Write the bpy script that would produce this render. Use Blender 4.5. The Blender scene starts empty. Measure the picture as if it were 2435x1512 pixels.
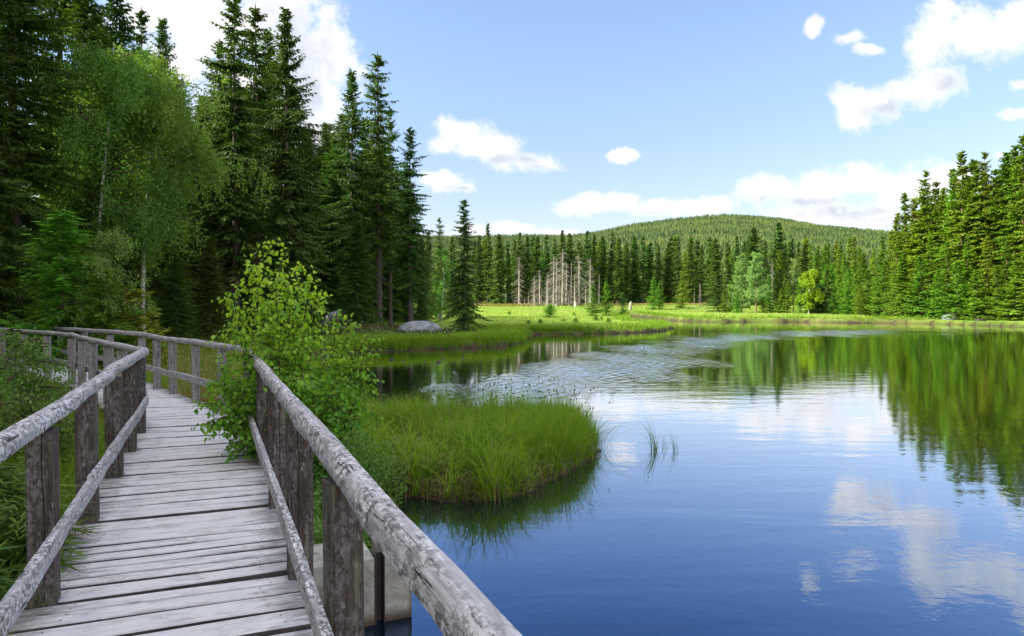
import bpy, math, random
import numpy as np
from math import radians as R_, sin, cos, pi, sqrt, tan, atan2

S = bpy.context.scene
COL = S.collection
# ------------------------------------------------------------------ camera, sky, sun, exposure
F = 1600.0; CX = 1217.0; CY = 756.0; HY = 727.0; HC = 2.3      # photo measured on a 2434 px wide grid
cam = bpy.data.cameras.new('camera'); camo = bpy.data.objects.new('camera', cam); COL.objects.link(camo)
cam.sensor_width = 36; cam.lens = F / 2434 * 36; cam.clip_end = 9000; cam.clip_start = .05
PITCH = math.atan((CY - HY) / F)
camo.location = (0, 0, HC); camo.rotation_euler = (pi / 2 - PITCH, 0, 0)
S.camera = camo
SUN_AZ, SUN_EL = R_(-99), R_(35)
sv = (sin(SUN_AZ) * cos(SUN_EL), cos(SUN_AZ) * cos(SUN_EL), sin(SUN_EL))
sun = bpy.data.lights.new('sun', 'SUN'); suno = bpy.data.objects.new('sun', sun); COL.objects.link(suno)
sun.energy = 5.0; sun.angle = R_(.53); sun.color = (1, .93, .80)
from mathutils import Vector, Matrix
suno.rotation_euler = Vector(sv).to_track_quat('Z', 'Y').to_euler(); suno.location = (-60, -10, 60)
S.view_settings.view_transform = 'Standard'; S.view_settings.look = 'None'
S.view_settings.gamma = 1; S.view_settings.exposure = 1.1
S.cycles.max_bounces = 8; S.cycles.diffuse_bounces = 3; S.cycles.glossy_bounces = 3
S.cycles.transmission_bounces = 4; S.cycles.caustics_reflective = False

class NT:
    """tiny node-tree helper"""
    def __init__(s, tree): s.t = tree; s.n = tree.nodes; s.l = tree.links
    def node(s, ty, **kw):
        nd = s.n.new(ty)
        for k, v in kw.items(): setattr(nd, k, v)
        return nd
    def put(s, sock, v):
        if isinstance(v, bpy.types.NodeSocket): s.l.new(v, sock)
        elif v is not None:
            if hasattr(sock.default_value, '__len__') and not hasattr(v, '__len__'): v = (v,) * len(sock.default_value)
            if hasattr(sock.default_value, '__len__') and len(sock.default_value) == 4 and len(v) == 3: v = (*v, 1)
            sock.default_value = v
    def m(s, op, a, b=None, c=None, clamp=False):
        nd = s.node('ShaderNodeMath', operation=op); nd.use_clamp = clamp
        for i, v in enumerate((a, b, c)):
            if v is not None: s.put(nd.inputs[i], v)
        return nd.outputs[0]
    def v(s, op, a, b=None, out=0):
        nd = s.node('ShaderNodeVectorMath', operation=op); s.put(nd.inputs[0], a)
        if b is not None:
            s.put(nd.inputs['Scale'] if op == 'SCALE' else nd.inputs[1], b)
        return nd.outputs[out]
    def mix(s, f, a, b, bt='MIX'):
        nd = s.node('ShaderNodeMix', data_type='RGBA', blend_type=bt)
        s.put(nd.inputs[0], f); s.put(nd.inputs[6], a); s.put(nd.inputs[7], b); return nd.outputs[2]
    def sep(s, v):
        nd = s.node('ShaderNodeSeparateXYZ'); s.put(nd.inputs[0], v); return nd.outputs
    def comb(s, x, y, z):
        nd = s.node('ShaderNodeCombineXYZ')
        for i, v in enumerate((x, y, z)): s.put(nd.inputs[i], v)
        return nd.outputs[0]
    def noise(s, vec, scale, detail=4, rough=.55, dist=0, out=0):
        nd = s.node('ShaderNodeTexNoise'); s.put(nd.inputs['Vector'], vec)
        nd.inputs['Scale'].default_value = scale; nd.inputs['Detail'].default_value = detail
        nd.inputs['Roughness'].default_value = rough; nd.inputs['Distortion'].default_value = dist
        return nd.outputs[out]
    def ss(s, x, a, b, lo=0., hi=1.):
        nd = s.node('ShaderNodeMapRange', interpolation_type='SMOOTHSTEP'); s.put(nd.inputs[0], x)
        for i, v in enumerate((a, b, lo, hi)): nd.inputs[i + 1].default_value = v
        return nd.outputs[0]

W = bpy.data.worlds.new('World'); S.world = W; W.use_nodes = True
nt = NT(W.node_tree); nt.n.clear()
sky = nt.node('ShaderNodeTexSky', sky_type='NISHITA'); sky.sun_disc = False
sky.sun_elevation = SUN_EL; sky.sun_rotation = SUN_AZ; sky.altitude = 500; sky.air_density = 1.0
sky.dust_density = .35; sky.ozone_density = 1.6
gen = nt.node('ShaderNodeTexCoord').outputs['Generated']
dx, dy, dz = nt.sep(gen)
yy = nt.m('MAXIMUM', dy, .08)
u = nt.m('DIVIDE', dx, yy); v = nt.m('DIVIDE', dz, yy)
uv = nt.comb(u, v, 0)
# clouds: (x, y, half width, half height) of the puffs as directions seen from the place
BL = [(470, 60, 210, 150), (650, 60, 150, 130), (760, 110, 85, 60), (740, 220, 100, 90), (800, 150, 50, 60), (600, 230, 210, 130), (700, 320, 120, 60), (350, 10, 120, 90), (560, 400, 260, 60),
      (1090, 318, 62, 38), (1128, 340, 60, 44), (1190, 362, 62, 38), (1262, 386, 66, 28), (1048, 345, 30, 20),
      (1066, 432, 46, 30), (1030, 424, 30, 18), (1098, 446, 28, 12), (1478, 372, 26, 13), (1496, 366, 22, 14),
      (1350, 495, 50, 22), (1400, 490, 70, 28), (1470, 490, 70, 28), (1570, 498, 80, 24), (1660, 498, 80, 26), (1800, 455, 50, 26), (1860, 445, 70, 36), (1950, 455, 110, 40), (2060, 440, 110, 40), (2150, 460, 90, 44), (1930, 505, 120, 28), (2040, 520, 120, 26), (2250, 430, 90, 50), (2180, 545, 160, 28),
      (1120, 548, 70, 20), (1230, 545, 90, 14), (1330, 550, 50, 10),
      (2035, 262, 60, 50), (2005, 240, 36, 34), (2100, 238, 60, 44), (2170, 220, 60, 40), (2225, 190, 70, 40), (2195, 135, 60, 54), (2235, 90, 80, 70), (2310, 70, 80, 60), (2390, 80, 90, 60), (2500, 40, 160, 80), (2240, 30, 60, 26),
      (1931, 62, 22, 24), (2005, 100, 44, 20), (2050, 124, 40, 14), (2400, 276, 46, 16), (2365, 362, 22, 14), (2440, 215, 40, 12),
      (2700, 300, 160, 60), (200, 420, 300, 70), (-200, 200, 260, 90), (-700, 100, 300, 120), (3100, 100, 300, 160), (1500, -520, 300, 90), (900, -560, 200, 80), (2350, -420, 200, 90)]
def n2d(vec, scale, detail, rough, out=0):
    nd = nt.node('ShaderNodeTexNoise', noise_dimensions='2D'); nt.put(nd.inputs['Vector'], vec)
    nd.inputs['Scale'].default_value = scale; nd.inputs['Detail'].default_value = detail; nd.inputs['Roughness'].default_value = rough
    return nd.outputs[out]
def blobs(p, L, k=.35):
    acc = None
    for (x, y, a, b) in L:
        nd = nt.node('ShaderNodeVectorMath', operation='MULTIPLY_ADD'); nt.put(nd.inputs[0], p)
        nd.inputs[1].default_value = (F / a, F / b, 0); nd.inputs[2].default_value = (-(x - CX) / a, -(HY - y) / b, 0)
        d = nt.v('LENGTH', nd.outputs[0], None, 1)
        acc = d if acc is None else nt.m('SMOOTH_MIN', acc, d, k)
    return nt.m('SUBTRACT', 1.3, acc)
w1 = nt.v('SUBTRACT', n2d(uv, 9, 3, .6, 1), (.5, .5, .5))
pw = nt.v('ADD', uv, nt.v('SCALE', w1, .034))
n2 = n2d(uv, 21, 8, .66); n2b = n2d(nt.v('ADD', uv, (-.006, .012, 0)), 26, 3, .55)
c0 = nt.m('ADD', blobs(pw, BL), nt.m('MULTIPLY', nt.m('SUBTRACT', n2, .5), 2.3))
c0 = nt.m('ADD', c0, nt.m('MULTIPLY', nt.sep(w1)[0], .6))
UND = [(690, 190, 90, 130), (560, 330, 200, 60), (1290, 408, 50, 14), (1200, 380, 60, 12), (1480, 520, 150, 10), (2060, 498, 130, 20), (2200, 540, 150, 24), (1900, 478, 120, 10), (2130, 262, 90, 22), (2260, 210, 60, 20), (2390, 150, 90, 16), (1080, 452, 40, 8)]
c1 = blobs(pw, UND)
# bright cloud cover added behind and overhead to lift the fill light
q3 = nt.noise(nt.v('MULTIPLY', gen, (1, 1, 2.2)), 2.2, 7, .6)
cfill = nt.m('MULTIPLY', nt.ss(q3, .42, .56), nt.m('MAXIMUM', nt.ss(dy, .1, -.3), nt.ss(dz, .50, .72)))
mask = nt.m('MAXIMUM', nt.m('MULTIPLY', nt.ss(c0, .0, .95), nt.ss(dy, .08, .2)), cfill)
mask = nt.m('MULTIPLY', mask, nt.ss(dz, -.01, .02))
puff = nt.ss(nt.m('SUBTRACT', n2b, n2), -.10, .16)                # sides of the puffs turned away from the sun
shade = nt.m('MULTIPLY', nt.m('ADD', nt.m('MULTIPLY', nt.ss(c1, -.5, 1.1), .95), nt.m('MULTIPLY', puff, .42)), nt.ss(c0, .25, 1.), None, True)
CLW, CLS = (3.7, 3.66, 3.72), (2.3, 2.46, 2.8)
ccol = nt.mix(shade, CLW, CLS)
ccol = nt.mix(nt.ss(dy, .2, -.25), ccol, (8.3, 8.0, 7.9))  # added cover is brighter than the clouds in view, as fill
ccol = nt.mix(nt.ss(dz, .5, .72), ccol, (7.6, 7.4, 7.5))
sat = nt.node('ShaderNodeHueSaturation'); nt.put(sat.inputs['Color'], sky.outputs[0]); sat.inputs['Saturation'].default_value = 1.0
sat.inputs['Value'].default_value = 1.0
tint = nt.mix(nt.ss(dz, 0, .42), (.69, .56, .535), (.97, .91, .90))
skyc = nt.mix(1, sat.outputs[0], tint, 'MULTIPLY')
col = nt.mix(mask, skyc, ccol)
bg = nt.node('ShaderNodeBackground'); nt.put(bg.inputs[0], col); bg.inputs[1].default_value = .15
nt.l.new(bg.outputs[0], nt.node('ShaderNodeOutputWorld').inputs[0])

# ------------------------------------------------------------------ numeric helpers
def px(x, d): return (x - CX) / F * d
def at(x, y, z=0.):
    d = (HC - z) * F / (y - HY); return (px(x, d), d)
T_ = np.array((-.409, .913)); N_ = np.array((.913, .409))
def sn(s, n): p = T_ * s + N_ * n; return (float(p[0]), float(p[1]))
_rt = np.random.RandomState(5).rand(256, 256)
def vnoise(x, y, sc=1., oct=3):
    x = np.asarray(x) * sc; y = np.asarray(y) * sc; o = 0; a = 1.; tot = 0
    for k in range(oct):
        xi = np.floor(x).astype(int); yi = np.floor(y).astype(int); fx = x - xi; fy = y - yi
        fx = fx * fx * (3 - 2 * fx); fy = fy * fy * (3 - 2 * fy)
        g = lambda i, j: _rt[(xi + i) & 255, (yi + j) & 255]
        o = o + a * ((g(0, 0) * (1 - fx) + g(1, 0) * fx) * (1 - fy) + (g(0, 1) * (1 - fx) + g(1, 1) * fx) * fy)
        tot += a; a *= .5; x = x * 2.03 + 17.3; y = y * 2.03 + 5.1
    return o / tot * 2 - 1
def sstep(x, a, b):
    t = np.clip((np.asarray(x, float) - a) / (b - a), 0, 1); return t * t * (3 - 2 * t)
def sdist(X, Y, poly):
    """signed distance to a polygon, positive outside"""
    P = np.array(poly); A = P; B = np.roll(P, -1, 0); X = np.asarray(X, float); Y = np.asarray(Y, float)
    d = np.full(X.shape, 1e18); ins = np.zeros(X.shape, bool)
    for (ax, ay), (bx, by) in zip(A, B):
        ex, ey = bx - ax, by - ay; wx, wy = X - ax, Y - ay
        t = np.clip((wx * ex + wy * ey) / (ex * ex + ey * ey + 1e-12), 0, 1)
        d = np.minimum(d, (wx - ex * t) ** 2 + (wy - ey * t) ** 2)
        c = ((ay > Y) != (by > Y)) & (X < (bx - ax) * (Y - ay) / (by - ay + 1e-12) + ax); ins ^= c
    d = np.sqrt(d); return np.where(ins, -d, d)

LAKE = [sn(-9, 0), sn(0, 0), sn(4.75, 0), sn(4.95, .55), sn(5.0, 1.2), (-1.25, 5.55), (-1.55, 6.3), (-1.75, 7.3), (-1.45, 8.0), (-1.0, 8.05), (-.58, 7.9), (.1, 8.2), (.55, 9.0),
        (1.1, 9.9), (1.42, 10.7), (1.4, 11.6), (.9, 12.3), (0, 12.5), (-1.1, 12.6), (-2.2, 12.6), (-3.2, 14), (-5.2, 19), (-7.6, 26), (-9.2, 31), (-7.6, 33.6),
        at(950, 835), at(1050, 831), at(1120, 828), at(1200, 823), at(1250, 813), at(1262, 803), (0, 51), (-2, 53), (1.2, 53.2), at(1320, 795), at(1400, 794), at(1500, 792), at(1575, 787),
        at(1600, 779), (18, 78), (15, 84), at(1500, 758), at(1440, 753.5), at(1500, 752), at(1545, 757), at(1600, 763), at(1700, 766), at(1800, 765.5), at(1900, 766), at(2000, 767.5), at(2100, 768.5), at(2190, 770),
        at(2270, 772), at(2360, 775), at(2434, 778), (60, 62), (62, 40), (58, 10), (50, -20), (20, -30), (6, -20)]
RIDGE = [(-4000, 560), (0, 556), (700, 556), (1050, 556), (1200, 556), (1350, 555), (1410, 547), (1500, 529), (1600, 516), (1680, 509), (1740, 507), (1800, 510), (1870, 517), (1950, 529), (2080, 543), (2200, 556), (2434, 566), (3000, 590), (6000, 600)]
_rx = np.array([(a - CX) / F for a, b in RIDGE]); _rz = np.array([(HY - b) / F * 1400 for a, b in RIDGE]) - 14
def ground(X, Y, fine=True):
    X = np.asarray(X, float); Y = np.asarray(Y, float)
    jx = X + .25 * vnoise(X, Y, 1.1) + .15 * vnoise(X, Y, 3.4)  + .6 * vnoise(X, Y, .25) * sstep(np.hypot(X, Y), 25, 50)
    jy = Y + .25 * vnoise(X + 40, Y, 1.1)
    sd = sdist(jx, jy, LAKE)
    r = np.hypot(X, Y)
    z = .30 + .5 * sstep(r, 60, 150) + 1.7 * sstep(r, 145, 205)
    left = sstep(-X - .13 * Y, 0, 4) * sstep(Y, 22, 40)
    z = z + left * .035 * np.clip(sd, 0, 35)
    z = z + sstep(-X - .3 * Y, 2, 14) * .4
    z = z + .10 * vnoise(X, Y, .7) * sstep(sd, .2, 1.5) + .05 * vnoise(X, Y, 2.3) * sstep(sd, .1, .5) + .22 * vnoise(X, Y, .07) * sstep(sd, 4, 14)
    hl = np.interp(X / np.maximum(Y, 1), _rx, _rz)
    hy = np.clip((Y - 260) / 1140, 0, 1.25); hh = hl * np.where(hy < 1, hy ** 1.12, 1 - (hy - 1) * .5)
    z = z + np.where(Y > 260, hh + 3 * vnoise(X, Y, .008) * sstep(Y, 260, 600), 0)
    zw = -.7 + .7 * (1 - sstep(-sd, 0, 1.6))
    zz = np.where(sd > 0, np.minimum(z, -.02 + z * sstep(sd, -.04, .38) + .02), np.minimum(zw - .06, -.02))
    zz = np.where((sd > 0) & (sd < 1.5), np.maximum(zz, .015), zz)
    return (zz, sd) if fine else zz
def gz(x, y): return float(ground(np.array([x]), np.array([y]))[0][0])

def build(name, V, Q=None, Tt=None, mats=(), mi=None, wc=None, smooth=True, parent=None, link=True, attr=None):
    me = bpy.data.meshes.new(name)
    V = np.asarray(V, np.float32); parts = []
    nq = 0 if Q is None else len(Q); ntr = 0 if Tt is None else len(Tt)
    li = np.concatenate([a for a in ((np.asarray(Q).ravel() if nq else None), (np.asarray(Tt).ravel() if ntr else None)) if a is not None]).astype(np.int32)
    st = np.concatenate([np.arange(nq) * 4, nq * 4 + np.arange(ntr) * 3]).astype(np.int32)
    me.vertices.add(len(V)); me.vertices.foreach_set('co', V.ravel())
    me.loops.add(len(li)); me.loops.foreach_set('vertex_index', li)
    me.polygons.add(nq + ntr); me.polygons.foreach_set('loop_start', st)
    if mi is not None: me.polygons.foreach_set('material_index', np.asarray(mi, np.int32))
    me.polygons.foreach_set('use_smooth', np.full(nq + ntr, smooth))
    if wc is not None:
        a = me.attributes.new('wc', 'FLOAT_VECTOR', 'POINT'); a.data.foreach_set('vector', np.asarray(wc, np.float32).ravel())
    for k, arr in (attr or {}).items():
        a = me.attributes.new(k, 'FLOAT', 'POINT'); a.data.foreach_set('value', np.asarray(arr, np.float32))
    for m_ in mats: me.materials.append(m_)
    me.update(); me.validate()
    if not link: return me
    return put(name, me, parent)
def put(name, me, parent=None):
    o = bpy.data.objects.new(name, me); COL.objects.link(o)
    if parent is not None: o.parent = parent
    return o
def empty(name, loc, rz=0, sc=1):
    o = bpy.data.objects.new(name, None); COL.objects.link(o); o.location = loc; o.rotation_euler = (0, 0, rz)
    o.scale = (sc, sc, sc) if not hasattr(sc, '__len__') else sc; o.empty_display_size = .2; return o
def tag(o, label=None, cat=None, group=None, kind=None):
    if label: o['label'] = label
    if cat: o['category'] = cat
    if group: o['group'] = group
    if kind: o['kind'] = kind
    return o

class Acc:
    """collects quads and triangles for ONE mesh"""
    def __init__(s): s.V = []; s.Q = []; s.T = []; s.W = []; s.mq = []; s.mt = []; s.n = 0
    def add(s, V, Q=None, T=None, W=None, m=0):
        V = np.asarray(V, float).reshape(-1, 3); s.V.append(V)
        s.W.append(np.zeros((len(V), 3)) if W is None else np.asarray(W, float).reshape(-1, 3))
        if Q is not None and len(Q): Q = np.asarray(Q).reshape(-1, 4); s.Q.append(Q + s.n); s.mq.append(np.full(len(Q), m))
        if T is not None and len(T): T = np.asarray(T).reshape(-1, 3); s.T.append(T + s.n); s.mt.append(np.full(len(T), m))
        s.n += len(V)
    def build(s, name, mats, parent=None, smooth=True, link=True):
        Q = np.concatenate(s.Q) if s.Q else None; T = np.concatenate(s.T) if s.T else None
        mi = np.concatenate(s.mq + s.mt)
        return build(name, np.concatenate(s.V), Q, T, mats, mi, np.concatenate(s.W), smooth, parent, link)
def nrm(a): return a / np.maximum(np.linalg.norm(a, axis=-1, keepdims=True), 1e-9)
def strips(acc, P, Wd, wdir, m=0, W=None):
    """ribbons: P (N,K,3) centre points, Wd (N,K) half widths, wdir (N,3) or (N,K,3) side direction, W (N,K,3)"""
    N, K, _ = P.shape
    if wdir.ndim == 2: wdir = wdir[:, None, :]
    off = wdir * Wd[..., None]
    V = np.stack([P - off, P + off], 2).reshape(-1, 3)
    i = (np.arange(N) * K * 2)[:, None] + (np.arange(K - 1) * 2)[None, :]
    Q = np.stack([i, i + 1, i + 3, i + 2], -1).reshape(-1, 4)
    if W is not None: W = np.repeat(W[:, :, None, :], 2, 2).reshape(-1, 3)
    acc.add(V, Q, None, W, m)
def tube(acc, P, r, n=8, m=0, W=None, cap=True, flat=None):
    P = np.asarray(P, float); K = len(P); r = np.broadcast_to(np.asarray(r, float), (K,))
    t = nrm(np.gradient(P, axis=0)); ref = np.array((0., 0, 1)) if abs(t[:, 2]).mean() < .8 else np.array((1., 0, 0))
    a = nrm(np.cross(t, ref)); b = np.cross(a, t)
    an = np.arange(n) * 2 * pi / n
    V = P[:, None] + (a[:, None] * np.cos(an)[None, :, None] + b[:, None] * np.sin(an)[None, :, None]) * r[:, None, None]
    i = np.arange(K - 1)[:, None] * n; j = np.arange(n)[None, :]; j2 = (j + 1) % n
    Q = np.stack([i + j, i + j2, i + n + j2, i + n + j], -1).reshape(-1, 4)
    L = np.concatenate([[0], np.cumsum(np.linalg.norm(np.diff(P, axis=0), axis=1))])
    if W is None: W = np.stack([np.repeat(L[:, None], n, 1), np.repeat((an * r.mean())[None], K, 0), np.zeros((K, n))], -1)
    else: W = np.broadcast_to(W, (K, n, 3))
    acc.add(V, Q, None, W, m)

# ------------------------------------------------------------------ materials
def mat(name):
    m_ = bpy.data.materials.new(name); m_.use_nodes = True; t = NT(m_.node_tree); t.n.clear()
    o = t.node('ShaderNodeOutputMaterial'); return m_, t, o
def pbsdf(t, col, rough=.7, spec=.3, normal=None):
    p = t.node('ShaderNodeBsdfPrincipled'); t.put(p.inputs['Base Color'], col); t.put(p.inputs['Roughness'], rough)
    p.inputs['Specular IOR Level'].default_value = spec
    if normal is not None: t.put(p.inputs['Normal'], normal)
    return p.outputs[0]
def bump(t, h, st=.5, dist=.02):
    b = t.node('ShaderNodeBump'); b.inputs['Strength'].default_value = 1; t.put(b.inputs['Height'], h)
    t.put(b.inputs['Strength'], st); b.inputs['Distance'].default_value = dist; return b.outputs[0]
def attrv(t, name='wc', out='Vector'):
    a = t.node('ShaderNodeAttribute'); a.attribute_name = name; return a.outputs[out]
def foliage(name, a, b, trans=.3, tcol=None, objvar=.25, rough=.6, spec=.25, c=None):
    """wc.x picks between two leaf colours, wc.y a second (dry or other) colour"""
    m_, t, o = mat(name); x, y, z = t.sep(attrv(t))
    col = t.mix(x, a, b)
    if c is not None: col = t.mix(y, col, c)
    oi = t.node('ShaderNodeObjectInfo')
    hs = t.node('ShaderNodeHueSaturation'); t.put(hs.inputs['Color'], col)
    t.put(hs.inputs['Value'], t.m('MULTIPLY_ADD', oi.outputs['Random'], objvar * 2, 1 - objvar))
    rr = t.m('FRACT', t.m('MULTIPLY', oi.outputs['Random'], 7.31))
    t.put(hs.inputs['Hue'], t.m('MULTIPLY_ADD', rr, .05 * objvar / .25, .5 - .03 * objvar / .25))
    col = hs.outputs[0]
    d = pbsdf(t, col, rough, spec); tr = t.node('ShaderNodeBsdfTranslucent')
    t.put(tr.inputs[0], t.mix(1, col, tcol or (1.25, 1.25, .6), 'MULTIPLY'))
    mx = t.node('ShaderNodeMixShader'); mx.inputs[0].default_value = trans; t.l.new(d, mx.inputs[1]); t.l.new(tr.outputs[0], mx.inputs[2])
    t.l.new(mx.outputs[0], o.inputs[0]); return m_
M = {}
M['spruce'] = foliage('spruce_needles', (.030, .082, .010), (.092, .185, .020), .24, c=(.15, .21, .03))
M['spruce_sunlit'] = foliage('spruce_needles_sunny', (.06, .16, .008), (.21, .36, .018), .3, c=(.20, .17, .04), objvar=.3)  # sunlit copy of the spruce needles, warm sun put into the colour
M['spruce_young'] = foliage('young_spruce_needles', (.06, .17, .015), (.16, .34, .02), .34, objvar=.2)
M['yellow_spruce'] = foliage('yellowish_needles', (.13, .18, .01), (.28, .30, .02), .3, objvar=.1)
M['pine'] = foliage('pine_needles', (.18, .30, .08), (.34, .52, .16), .32, objvar=.15)
M['mugo'] = foliage('mountain_pine_needles', (.025, .07, .012), (.06, .13, .02), .15, objvar=.1)
M['birch'] = foliage('birch_leaves', (.085, .20, .028), (.20, .37, .055), .4, objvar=.15)
M['birch_bright'] = foliage('bright_birch_leaves', (.16, .30, .01), (.30, .46, .02), .4, objvar=.05)
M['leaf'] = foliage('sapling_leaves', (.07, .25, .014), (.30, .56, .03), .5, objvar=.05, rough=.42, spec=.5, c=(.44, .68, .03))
M['shrub'] = foliage('shrub_leaves', (.07, .17, .03), (.19, .34, .07), .38, objvar=.2)
M['grass'] = foliage('sedge_blades', (.08, .19, .010), (.24, .40, .022), .45, objvar=0, c=(.40, .32, .10))
M['meadow'] = foliage('meadow_grass', (.20, .34, .045), (.38, .52, .11), .4, objvar=0, c=(.42, .33, .12))
M['golden'] = foliage('dry_grass', (.20, .17, .05), (.42, .32, .12), .35, objvar=0, c=(.10, .18, .02))
M['moss'] = foliage('bog_moss', (.09, .20, .01), (.30, .38, .04), .3, objvar=0, c=(.25, .10, .04))
M['white_tuft'] = foliage('cotton_tufts', (.6, .6, .55), (.8, .8, .76), .3, objvar=0)
M['rush'] = foliage('rush_heads', (.05, .03, .018), (.09, .05, .025), .05, objvar=0)
M['violet'] = foliage('violet_petals', (.30, .04, .32), (.45, .08, .42), .3, objvar=0)
M['heath'] = foliage('heather_twigs', (.06, .035, .02), (.12, .08, .04), .1, objvar=0, c=(.07, .10, .02))
def bark(name, a, b, sc=6, rough=.9):
    m_, t, o = mat(name); w = attrv(t); w = t.v('MULTIPLY', w, (1.2, 6, 1))
    n = t.noise(w, sc, 5, .65); g = t.noise(t.node('ShaderNodeNewGeometry').outputs['Position'], 1.2, 3)
    col = t.mix(t.ss(n, .35, .65), a, b); col = t.mix(t.ss(g, .4, .7, 0, .45), col, (.09, .11, .06))
    t.l.new(pbsdf(t, col, rough, .2, bump(t, n, .6, .02)), o.inputs[0]); return m_
M['bark'] = bark('spruce_bark', (.055, .045, .038), (.15, .125, .105))
M['bark_warm'] = bark('pine_bark', (.10, .06, .04), (.30, .20, .13))
M['dead'] = bark('dead_wood', (.30, .27, .22), (.60, .55, .47))
M['deadgrey'] = bark('grey_dead_twigs', (.12, .115, .10), (.26, .25, .22))
M['twig'] = bark('twig_bark', (.05, .03, .02), (.11, .07, .045))
m_, t, o = mat('birch_bark'); M['birchbark'] = m_
w = attrv(t); n = t.noise(t.v('MULTIPLY', w, (9, 2, 1)), 2.2, 4, .7); n2 = t.noise(t.v('MULTIPLY', w, (1, 1, 1)), 1.3, 3)
col = t.mix(t.ss(n, .56, .62), (.52, .50, .46), (.05, .045, .04)); col = t.mix(t.ss(n2, .5, .7, 0, .6), col, (.16, .15, .12))
t.l.new(pbsdf(t, col, .75, .3), o.inputs[0])

def wood(name, c0, c1, c2, lichen, crack=1., scale=1., ends=0., speck=0., split=0.):
    """weathered wood: wc.x runs along the grain (m), wc.y across, wc.z a random offset per piece"""
    m_, t, o = mat(name); w = attrv(t); x, y, z = t.sep(w)
    base = t.comb(x, y, t.m('MULTIPLY', z, 37.))
    gr = t.noise(t.v('MULTIPLY', base, (2.2, 70, 1)), 1.0 * scale, 5, .7, .4)
    gr2 = t.noise(t.v('MULTIPLY', base, (7, 190, 1)), 1.0, 3, .6)
    bl = t.noise(t.v('MULTIPLY', base, (3, 9, 1)), 1.3, 5, .7)
    bl2 = t.noise(t.v('MULTIPLY', base, (14, 34, 1)), 1., 4, .75)
    cr = t.noise(t.v('MULTIPLY', base, (.5, 22, 1)), 1., 2, .5, .2)
    col = t.mix(t.ss(gr, .3, .7), c0, c1)
    col = t.mix(t.ss(bl, .48, .66), col, c2)
    col = t.mix(t.m('MULTIPLY', t.ss(bl2, .56, .68), t.ss(bl, .35, .6)), col, lichen)
    col = t.mix(t.ss(gr2, .56, .74, 0, .45), col, (.06, .052, .05))
    if speck:
        s1 = t.noise(t.v('MULTIPLY', base, (26, 44, 1)), 1., 5, .8, .3); s2 = t.noise(t.v('MULTIPLY', base, (2.6, 11, 1)), 1., 4, .65)
        sc_ = t.mix(t.ss(s1, .44, .57), (.085, .08, .078), (.74, .72, .73)); col = t.mix(t.m('MULTIPLY', t.ss(s2, .36, .55), speck), col, sc_)
        s3 = t.noise(t.v('MULTIPLY', base, (1.5, 14, 1)), 1., 3, .6); col = t.mix(t.ss(s3, .56, .70, 0, .45), col, (.20, .21, .12))
    crk = t.m('ABSOLUTE', t.m('SUBTRACT', cr, .5)); crm = t.m('MULTIPLY', t.ss(crk, .004, .013, .9 * crack, 0), t.ss(bl, .46, .56))
    col = t.mix(crm, col, (.018, .014, .012))
    if split:
        wb = t.noise(t.v('MULTIPLY', base, (2.5, 0, 1)), 1., 3, .6); on = t.noise(t.v('MULTIPLY', base, (.8, .8, 3)), 1., 1, .5)
        dd = t.m('ABSOLUTE', t.m('SUBTRACT', t.m('FRACT', t.m('MULTIPLY', y, 7.7)), t.m('MULTIPLY_ADD', wb, .35, .33)))
        sp = t.m('MULTIPLY', t.ss(dd, .010, .030, 1, 0), t.ss(on, .44, .50)); col = t.mix(sp, col, (.010, .008, .007)); crm = t.m('MAXIMUM', crm, sp)
    if ends:
        e = t.m('ABSOLUTE', x); em = t.m('MULTIPLY', t.ss(t.m('ADD', e, t.m('MULTIPLY', t.m('SUBTRACT', bl, .5), .5)), .42, .72, 0, ends), t.ss(bl2, .3, .6, .45, 1))
        col = t.mix(em, col, (.10, .088, .08))
    h = t.m('SUBTRACT', t.m('ADD', t.m('MULTIPLY', gr, .5), t.m('MULTIPLY', gr2, .25)), t.m('MULTIPLY', crm, 1.3))
    t.l.new(pbsdf(t, col, .82, .25, bump(t, h, .55, .006)), o.inputs[0]); return m_
M['deck'] = wood('deck_planks', (.56, .545, .555), (.73, .71, .72), (.47, .45, .455), (.76, .75, .75), .35, 1, .8)
M['rail'] = wood('weathered_rail', (.30, .285, .295), (.50, .485, .50), (.21, .20, .205), (.72, .70, .71), 1., 1., 0, .85)
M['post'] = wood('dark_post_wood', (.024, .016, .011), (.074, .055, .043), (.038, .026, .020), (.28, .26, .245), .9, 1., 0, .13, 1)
M['edge'] = wood('dirty_shaded_plank_edge', (.05, .042, .04), (.12, .105, .10), (.06, .05, .048), (.16, .15, .15), .6)  # dirty plank sides, darkened further to stand in for shade in the gaps
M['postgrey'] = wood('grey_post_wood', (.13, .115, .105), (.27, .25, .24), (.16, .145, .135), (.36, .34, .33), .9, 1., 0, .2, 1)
m_, t, o = mat('soil_and_moss'); M['ground'] = m_
P_ = t.node('ShaderNodeNewGeometry').outputs['Position']; X_, Y_, Z_ = t.sep(P_)
n = t.noise(P_, 3, 6, .65); n2 = t.noise(P_, .25, 4, .6); n3 = t.noise(P_, .05, 3, .6)
bk = t.mix(t.ss(n, .35, .65), (.030, .022, .014), (.065, .048, .028))
gr = t.mix(t.ss(n2, .35, .65), (.10, .18, .02), (.22, .31, .045)); gr = t.mix(t.ss(n3, .45, .6, 0, .5), gr, (.27, .25, .09))
gr = t.mix(t.ss(n, .3, .7, 0, .4), gr, (.06, .10, .015))
mead = attrv(t, 'meadow', 'Fac')
col = t.mix(mead, bk, gr)
t.l.new(pbsdf(t, col, .95, .1, bump(t, n, .6, .05)), o.inputs[0])
m_, t, o = mat('granite'); M['rock'] = m_
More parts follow.
